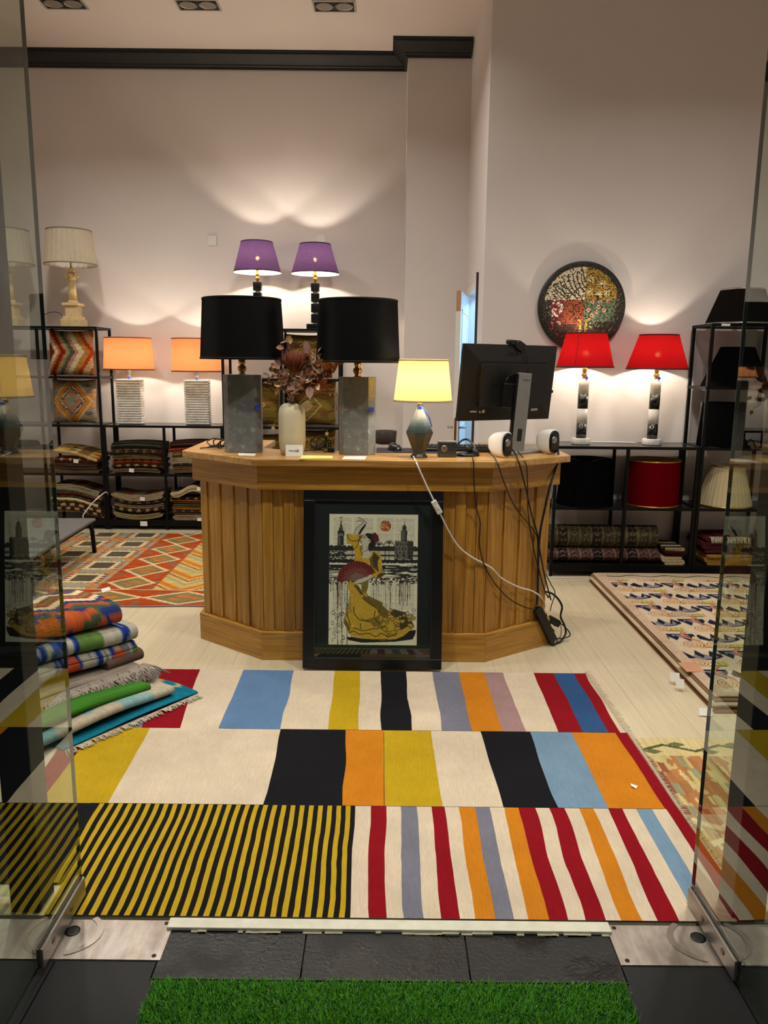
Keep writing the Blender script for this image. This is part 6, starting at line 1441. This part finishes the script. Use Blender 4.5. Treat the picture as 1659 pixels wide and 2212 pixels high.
# bottom level
sgl = lambda x, y: -.16 * x + .012 * np.cos(x * 14)
zc = rug_stack(-2.815, ZB, .46, [('dark red figured folded rug at the bottom of the left lowest shelf', 5, .015, ((90, 36, 24), (40, 34, 30), (170, 130, 90)), {'ff': 1}), ('green and cream folded rug second on the left lowest shelf', 4, .015, ((90, 96, 70), (190, 160, 120), (60, 64, 50)), {'ff': 1}), ('cream and red toothed folded rug on the left lowest shelf', 3, .014, ((190, 168, 130), (130, 40, 30), (84, 90, 66)), {'ff': 1}), ('brown folded rug with pale rope-like edges on top, left lowest shelf', 4, .013, BR[0], {'edge': (140, 134, 108)})], 'rugs on the left lowest shelf', sgl)
bow = lambda x, y: .62 * x * x + 0 * y
zc = rug_stack(-2.255, ZB, .49, [('olive folded rug with white label hanging below, bottom of the low shelf', 3, .014, pat_plain((104, 92, 56), (80, 70, 44), 5), {'edge': (140, 126, 84)}), ('tan folded rug second from the bottom of the low shelf', 3, .014, BR[0], {'ff': 1}), ('cream and green folded rug in the middle of the low shelf bottom stack', 2, .015, ((160, 140, 104), (70, 90, 80), (130, 60, 40)), {'ff': 1}), ('navy folded rug in the low shelf bottom stack', 3, .012, BR[5], {'ff': 1}), ('brown stepped folded rug with pale edges on top of the low shelf bottom stack', 4, .013, BR[3], {'edge': (150, 134, 104), 'tag': .05})], 'rugs on the low shelf, bottom left', bow)
q = P(311, 1131, 7.06)
tag(MB().box(q[0] - .032, q[0] + .032, 7.055, 7.056, q[2] - .022, q[2] + .022).build('price_tag', M_paper), 'white price label hanging before the black bottom edge of the low shelf', 'tag')
q = P(433, 1122, 7.06)
tag(MB().box(q[0] - .028, q[0] + .028, 7.055, 7.056, q[2] - .014, q[2] + .014).build('price_tag', M_paper), 'white price label at the low shelf bottom next to the counter side', 'tag')
zc = rug_stack(-1.725, ZB, .49, [('brown folded rug with pale edges at the bottom of the stack nearest the counter', 4, .011, BR[3], {'edge': (150, 130, 104)}), ('grey brown folded rug second in the lowest stack nearest the counter', 3, .012, BR[0], {'ff': 1}), ('ochre folded rug in the lowest stack nearest the counter', 2, .016, pat_plain((150, 100, 44), (110, 66, 30), 6), {'ff': 1}), ('floral folded rug below the wavy one in the lowest stack', 2, .018, BR[4], {'ff': 1}), ('plum folded rug under the wavy one in the lowest stack', 2, .016, BR[1], {'ff': 1})], 'rugs on the low shelf, bottom right', fl0)
folded('wavy cream-edged folded rug on top of the lowest stack nearest the counter', 'rugs on the low shelf, bottom right', -1.72, 7.23, zc + .034, .46, .29, 4, .013, pat_plain((60, 46, 36), (90, 66, 46), 8), 0, lambda x, y: .032 * np.cos(x * 19 + .4) + 0 * y, 4, (196, 180, 142), tagpos=(-1.68, 7.07, zc + .09))

# ------------------------------------------------------------------ right shelf: rolls and folded rugs
def rolled(label, x0, x1, cy, zc, ry, rz_, pat, turns=3, grp='rolled rugs on the low right shelf', endcap=(70, 52, 44)):
    na, nx = 44, 70; xs = np.linspace(x0, x1, nx); an = np.linspace(0, 2 * PI, na, endpoint=False)
    A_, X_ = np.meshgrid(an, xs); bump_ = 1 + .02 * vnoise(X_ * 6, A_ * 2, 4)
    V = np.stack([X_, cy + ry * np.cos(A_) * bump_, zc + rz_ * np.sin(A_) * bump_], -1); C = pat(X_, A_ * (ry + rz_) / 2)
    mb = MB(); f = [(i * na + j, i * na + (j + 1) % na, (i + 1) * na + (j + 1) % na, (i + 1) * na + j) for i in range(nx - 1) for j in range(na)]
    mb.add(V.reshape(-1, 3), [q[::-1] for q in f], 0, True, C.reshape(-1, 3))
    for side, xx in ((0, x0), (1, x1)):
        v = []; 
        n_ = 90
        for k in range(n_):
            a = 2 * PI * turns * k / n_; r_ = .12 + .86 * k / n_; v += [(xx, cy + ry * r_ * math.cos(a), zc + rz_ * r_ * math.sin(a)), (xx + (.004 if side else -.004), cy + ry * (r_ - .14) * math.cos(a), zc + rz_ * (r_ - .14) * math.sin(a))]
        mb.add(v, [(2 * i, 2 * i + 1, 2 * i + 3, 2 * i + 2) for i in range(n_ - 1)], 0, False, lin(endcap))
        mb.add([(xx + (-.003 if side else .003), cy + ry * .98 * math.cos(a), zc + rz_ * .98 * math.sin(a)) for a in an], [tuple(range(na)) if not side else tuple(range(na - 1, -1, -1))], 0, False, lin(endcap) * .4)
    return mb.build('rolled_rug', M_clothfine, None, 0, label, 'rug', grp, col=True)
def pat_persian(base, fig, dark, seed):
    b_, f_, d_ = lin(base), lin(fig), lin(dark)
    def g(x, s):
        C = np.broadcast_to(b_, x.shape + (3,)).copy(); bd = np.floor(x / .085); fr_ = (x / .085) % 1
        C[(bd % 3 == 0)] = d_; zig = np.abs((s / .05) % 1 - .5) + np.abs(fr_ - .5); C[(zig < .34)] = f_; C[(zig < .18)] = d_; C[(fr_ < .08) | (fr_ > .92)] = f_
        C[hsh(np.floor(x * 90), np.floor(s * 90), seed) > .8] *= .6
        return C
    return g
rolled('long dark green patterned rug roll on the low right shelf, lying on a flatter roll', 1.19, 2.02, 5.735, ZB + .105 + .082, .082, .082, pat_persian((62, 58, 42), (98, 90, 62), (38, 34, 28), 1))
rolled('flatter dark brown patterned rug roll under the green roll, low right shelf', 1.19, 2.03, 5.745, ZB + .053, .125, .052, pat_persian((78, 52, 46), (120, 96, 84), (34, 28, 28), 2))
st_ = lambda cols, w_: (lambda s, y: pal(*cols)[(np.floor(y / w_).astype(int)) % len(cols)] * (.85 + .3 * vnoise(s * 90, y * 90, 3))[..., None])
zz_ = ZB + .001
o, zz_ = folded('cream and black striped folded rug right of the rolls, low right shelf', 'folded rugs at the bottom of the right shelves', 2.125, 5.76, zz_, .165, .30, 3, .018, pat_plain((186, 168, 130), (150, 134, 104), 3), 0, None, 3, (186, 166, 124))
o, zz_ = folded('dark striped folded rug on the cream one right of the rolls', 'folded rugs at the bottom of the right shelves', 2.125, 5.76, zz_ + .001, .16, .29, 2, .018, pat_plain((48, 22, 22), (70, 40, 30), 4), 0, None, 5, (50, 20, 22))
o, zz_ = folded('cream topped folded rug above the dark striped one right of the rolls', 'folded rugs at the bottom of the right shelves', 2.125, 5.76, zz_ + .001, .16, .29, 2, .012, st_(((176, 156, 118), (40, 34, 30)), .05), 0, None, 5, (176, 156, 116))
zz_ = ZB + .001
o, zz_ = folded('yellow and orange folded rug at the bottom of the tall right shelf', 'folded rugs at the bottom of the right shelves', 2.56, 5.76, zz_, .42, .31, 4, .018, st_(((166, 128, 60), (150, 92, 36)), .14), 0, None, 6, (166, 124, 56))
zb_ = zz_ + .001
o, zz_ = folded('dark red patterned folded rug on the yellow one, tall right shelf', 'folded rugs at the bottom of the right shelves', 2.55, 5.76, zb_, .44, .30, 4, .026, pat_kilim(((80, 18, 26), (60, 16, 20), (110, 40, 40)), .05, .05, 4), 0, lambda x, y: -.16 * x * x + .012, 7, (70, 34, 34))
fg = MB(); random.seed(33)
for k in range(80):
    x = 2.38 + .28 * k / 80 + random.uniform(-.003, .003); z0 = zz_ + .010; fg.tube([(x, 5.63, z0 + .002), (x + random.uniform(-.004, .004), 5.597, z0 - .004), (x + random.uniform(-.008, .008), 5.588, z0 - .038)], .0016, 4)
tag(fg.build('fringe', mat('cream_fringe', (206, 196, 168), .95), o), kind='stuff')

# ------------------------------------------------------------------ heap of rugs at the front left
OX, OY = -1.03, 3.13; DV = np.array([.577, .817]); NV = np.array([.817, -.577]); RZ = -math.atan2(.577, .817)
def heap(label, u_r, w_, v0, v1, z, n, t_, pat, sag=None, seed=0, edge=(150, 130, 100), name='folded_rug', **kw):
    u = u_r - w_ / 2; v = (v0 + v1) / 2; c_ = np.array([OX, OY]) + NV * u + DV * v
    return folded(label, 'heap of rugs at the front left', c_[0], c_[1], z, w_, v1 - v0, n, t_, pat, RZ, sag, seed, edge, name=name, **kw)
def wool_fringe(o, u, v0, v1, z, n, L_, m, drop=.0, seed=1, r=.0018, jitter=.3):
    rnd = random.Random(seed); f_ = MB()
    for k in range(n):
        v = v0 + (v1 - v0) * (k + rnd.random() * .5) / n; q = np.array([OX, OY]) + NV * u + DV * v; l_ = L_ * rnd.uniform(.7, 1.2); dd = NV + DV * rnd.uniform(-jitter, jitter)
        f_.tube([(q[0], q[1], z), (q[0] + dd[0] * l_ * .5, q[1] + dd[1] * l_ * .5, z + .004 - drop * .3), (q[0] + dd[0] * l_, q[1] + dd[1] * l_, max(.0105, z - drop))], r, 4)
    tag(f_.build('fringe', m, o), kind='stuff')
def pat_teal(s, y):
    C = np.broadcast_to(lin((16, 112, 134)), s.shape + (3,)).copy(); t_ = np.abs((y / .13) % 1 - .5) * 2; q = .62 - s
    C[(q < .14 + .07 * t_) & (q > .05 + .05 * t_)] = lin((16, 104, 126)); C[(q > .12 + .07 * t_)] = lin((170, 162, 120)); C[(q > .15 + .07 * t_)] = lin((22, 110, 130)); C[(q > .24 + .06 * t_) & (q < .29 + .06 * t_)] = lin((176, 130, 90))
    return C * (.8 + .4 * vnoise(s * 30, y * 160, 3))[..., None]
HK = dict(nyy=70, nxx=44)
z = .0092
o, z = heap('turquoise kilim with cream fringe at the bottom of the front left heap', .0, .62, -.36, .33, z, 1, .008, pat_teal, lambda x, y: .004 * np.cos(x * 20 + y * 9) + .004, 1, (16, 100, 120), **HK)
wool_fringe(o, -.004, -.35, .32, .013, 210, .042, mat('cream_wool_fringe', (196, 186, 164), .95, var=.1), 0, 2, jitter=.5)
cb = lambda s, y: (lambda k: lin((176, 166, 144)) * (1 - k[..., None]) + lin((126, 160, 160)) * k[..., None])(((vnoise(s * 9, y * 11, 5) > .58) & (s > .2)).astype(float)) * (.85 + .3 * vnoise(s * 120, y * 120, 4))[..., None]
o, z = heap('cream and pale blue folded rug above the turquoise one in the front left heap', -.055, .56, -.42, .24, z + .006, 2, .017, cb, lambda x, y: .007 * np.cos(y * 10) + .005 + .012 * np.clip(x / .28, 0, 1), 2, (170, 160, 138), **HK)
o, z = heap('bright green folded rug in the front left heap', -.105, .48, -.50, .14, z + .002, 2, .015, lambda s, y: pat_plain((34, 88, 20), (66, 122, 40), 3)(s, y * .1 + s * 3), lambda x, y: .010 * np.cos(y * 8) + .008, 3, (40, 96, 24), **HK)
o, z = heap('grey woollen rug with a shaggy fringe in the front left heap', -.265, .46, -.45, .22, z + .008, 1, .022, pat_plain((150, 138, 124), (124, 112, 102), 4), lambda x, y: .008 * np.cos(y * 7 + 1) + .003, 4, (136, 122, 110), **HK)
wool_fringe(o, -.272, -.45, .24, z - .006, 560, .10, mat('grey_wool_fringe', (150, 138, 126), .95, var=.15), .040, 5, .0022, .7)
o2, _ = heap('dull brown folded rug poking out behind the blue rug in the front left heap', -.335, .34, .08, .28, z - .016, 2, .026, pat_plain((104, 80, 68), (84, 66, 58), 4), None, 9, (96, 74, 62), **HK)
def pat_blue(s, y):
    yw = y + .03 * (vnoise(s * 8, y * 4, 2) - .5); k = vnoise(yw * 26, s * 5, 5); k3 = vnoise(yw * 60, s * 9, 6); C = np.broadcast_to(lin((168, 164, 148)), s.shape + (3,)).copy()
    C[(k > .50)] = lin((52, 84, 150)); C[(k > .60)] = lin((28, 46, 112)); C[(k > .58) & (k3 > .62)] = lin((120, 136, 160)); C[(k < .18)] = lin((110, 112, 110)); g_ = vnoise(s * 5 + 7, y * 9, 8); C[(g_ > .80)] = lin((88, 118, 58)); C[(vnoise(s * 5 + 3, y * 9, 9) > .85)] = lin((178, 76, 40))
    return C * (.82 + .36 * vnoise(s * 150, y * 60, 4))[..., None]
zb = z + .003
o, z = heap('thick blue and white folded rug in the front left heap', -.315, .50, -.40, .26, zb, 4, .036, pat_blue, lambda x, y: .012 * np.cos(y * 8 + x * 4) + .014, 5, (130, 128, 120), wob_=.06, taper=.004, **HK)
def pat_top(s, y):
    q = np.abs(s - .455); tz = np.abs((y / .20 + .35) % 1 - .5) * 2; st = (np.floor(y * 80) % 2) * .007; d = q - .07 * tz + st
    C = np.broadcast_to(lin((92, 70, 92)), s.shape + (3,)).copy()
    for a_, b_, c_ in ((-.2, .015, (66, 80, 60)), (.015, .05, (170, 76, 34)), (.05, .085, (36, 56, 110)), (.085, .125, (212, 196, 156)), (.125, .15, (156, 50, 26)), (.15, .19, (116, 108, 76)), (.19, .215, (156, 50, 26)), (.215, .26, (212, 196, 156))): C[(d > a_) & (d <= b_)] = lin(c_)
    C[(q < .05) & (vnoise(s * 34, y * 20, 4) > .56)] = lin((172, 80, 36)); C[(q < .06) & (vnoise(s * 30 + 4, y * 18, 7) > .66)] = lin((34, 52, 104))
    return C * (.8 + .4 * vnoise(s * 26, y * 150, 3))[..., None]
o, z = heap('multicoloured kilim folded over on top of the front left heap', -.37, .46, -.38, .20, z + .014, 2, .044, pat_top, lambda x, y: .010 * np.cos(y * 6) - .30 * x * x + .012, 6, (150, 130, 110), wob_=.02, **HK)

# ------------------------------------------------------------------ kilim cushions
def cushion(label, cx, cy, z0, w_, h_, pat, lean=.12, T=.075, rz=0, grp='kilim cushions', seed=0):
    n = 64; u = np.linspace(-1, 1, n); U, Vv = np.meshgrid(u, u)
    bul = (np.clip(1 - np.abs(U) ** 2.6, 0, 1) * np.clip(1 - np.abs(Vv) ** 2.6, 0, 1)) ** .55
    pin = 1 - .05 * (1 - np.abs(Vv) ** 2) * np.abs(U) ** 3; pin2 = 1 - .05 * (1 - np.abs(U) ** 2) * np.abs(Vv) ** 3
    wr = .006 * (vnoise(U * 4, Vv * 4, seed) - .5)
    Xl = Matrix.Translation((cx, cy, z0)) @ Matrix.Rotation(rz, 4, 'Z') @ Matrix.Rotation(-lean, 4, 'X'); mb = MB()
    Xn_ = np.array(Xl)
    for sg in (-1, 1):
        L_ = np.stack([U * w_ / 2 * pin + wr, sg * (bul * T) + wr * bul, (Vv * pin2 + 1) * h_ / 2 + .004 * np.abs(U) ** 4, np.ones(U.shape)], -1) @ Xn_.T
        C = pat(U * sg * -1, Vv) if sg < 0 else pat(U, Vv) * 0 + lin((150, 130, 90))
        f = [(j * n + i, j * n + i + 1, (j + 1) * n + i + 1, (j + 1) * n + i) for j in range(n - 1) for i in range(n - 1)]
        mb.add(L_[..., :3].reshape(-1, 3), f if sg < 0 else [q[::-1] for q in f], 0, True, C.reshape(-1, 3))
    return mb.build('cushion', M_clothfine, None, 0, label, 'cushion', grp, col=True)
def c_chev(U, V):
    d = U + .55 * np.abs(V) ** 1.0 * 1.15; st = .05 * np.abs((V * 7) % 1 - .5) * 2; d = d + st
    C = np.broadcast_to(lin((118, 70, 40)), U.shape + (3,)).copy()
    for a, b_, c in ((-.9, -.62, (120, 36, 18)), (-.62, -.42, (206, 188, 150)), (-.42, -.30, (170, 110, 56)), (-.30, -.08, (130, 34, 16)), (-.08, .12, (150, 130, 80)), (.12, .32, (78, 82, 70)), (.32, .48, (176, 130, 100)), (.48, .70, (212, 196, 160)), (.70, .95, (178, 128, 60)), (.95, 1.12, (176, 66, 24)), (1.12, 1.4, (200, 170, 120)), (1.4, 2, (150, 84, 40))): C[(d > a) & (d <= b_)] = lin(c)
    return C * (.75 + .5 * vnoise(U * 5, V * 40, 3))[..., None]
def c_diam(U, V):
    d = np.abs(U) / .62 + np.abs(V) / .80; C = np.broadcast_to(lin((142, 136, 116)), U.shape + (3,)).copy(); n_ = vnoise(U * 3, V * 18, 4)
    C[n_ > .62] = lin((176, 120, 74)); C[n_ < .25] = lin((96, 96, 92)); C[(d < 1.35) & (d > 1.0)] = lin((176, 112, 44)); C[(d < 1.5) & (d > 1.34)] = lin((186, 160, 110))
    C[(d < 1.0) & (d > .72)] = lin((48, 38, 34)); hk = ((np.floor(U * 13) + np.floor(V * 13)) % 2 == 0); C[(d < .96) & (d > .76) & hk] = lin((190, 176, 150)); C[d < .72] = lin((130, 116, 90)); C[(d < .72) & (n_ > .5)] = lin((160, 92, 60)); C[(d < .4) & (n_ > .3)] = lin((108, 112, 96))
    return C * (.75 + .5 * vnoise(U * 6, V * 46, 5))[..., None]
def c_gold(seed):
    def g(U, V):
        C = np.broadcast_to(lin((128, 104, 44)), U.shape + (3,)).copy(); n_ = vnoise(U * 2, V * 20, seed); C[n_ > .6] = lin((110, 76, 36)); C[n_ < .3] = lin((112, 104, 50))
        d = np.abs(U * .9 + .2) + np.abs(V * .8 + .1); C[np.abs(d - .55) < .03] = lin((176, 150, 90)); C[(np.abs(V - .55 - .2 * np.abs((U * 3) % 1 - .5)) < .03)] = lin((180, 156, 96)); C[(d < .25)] = lin((150, 128, 84))
        return C * (.75 + .5 * vnoise(U * 6, V * 40, seed + 2))[..., None]
    return g
cushion('kilim cushion with red and cream chevrons, upper of the two at the left', -2.825, 7.20, ZM2 + .004, .405, .405, c_chev, .10, seed=1)
cushion('kilim cushion with a hooked diamond, lower of the two at the left', -2.82, 7.20, ZM + .004, .405, .395, c_diam, .08, seed=2)
cs = [('golden kilim cushion on the upper level of the tall shelf behind the flowers', -.69, ZM2, .39, 1), ('golden kilim cushion left behind the vase, just right of the left marble base', -1.17, ZM, .41, 2), ('golden kilim cushion right behind the dried flowers, middle level', -.66, ZM, .41, 3), ('yellowish kilim cushion low behind the counter, left of the vase', -1.16, ZL, .36, 4), ('brown kilim cushion low behind the counter, right of the vase', -.66, ZL, .405, 5)]
for lb, x, z0, h_, sd in cs:
    o = cushion(lb, x, 7.22, z0 + .004, .42, h_, c_gold(sd), .08, seed=sd)
    if sd in (2, 3):
        px, py = (590, 925) if sd == 2 else (706, 937); q = P(px, py, 7.05)
        sg_ = MB().lathe([(.016, 0), (.016, .002)], X=Matrix.Translation((q[0], 7.055, q[2])) @ Matrix.Rotation(PI / 2, 4, 'X'), n=20); sg_.tube([(q[0], 7.054, q[2] + .014), (q[0] + .005, 7.10, q[2] + .04)], .0014, 5); sg_.build('swing_tag', mat('kraft_tag', (176, 150, 90), .8), o)
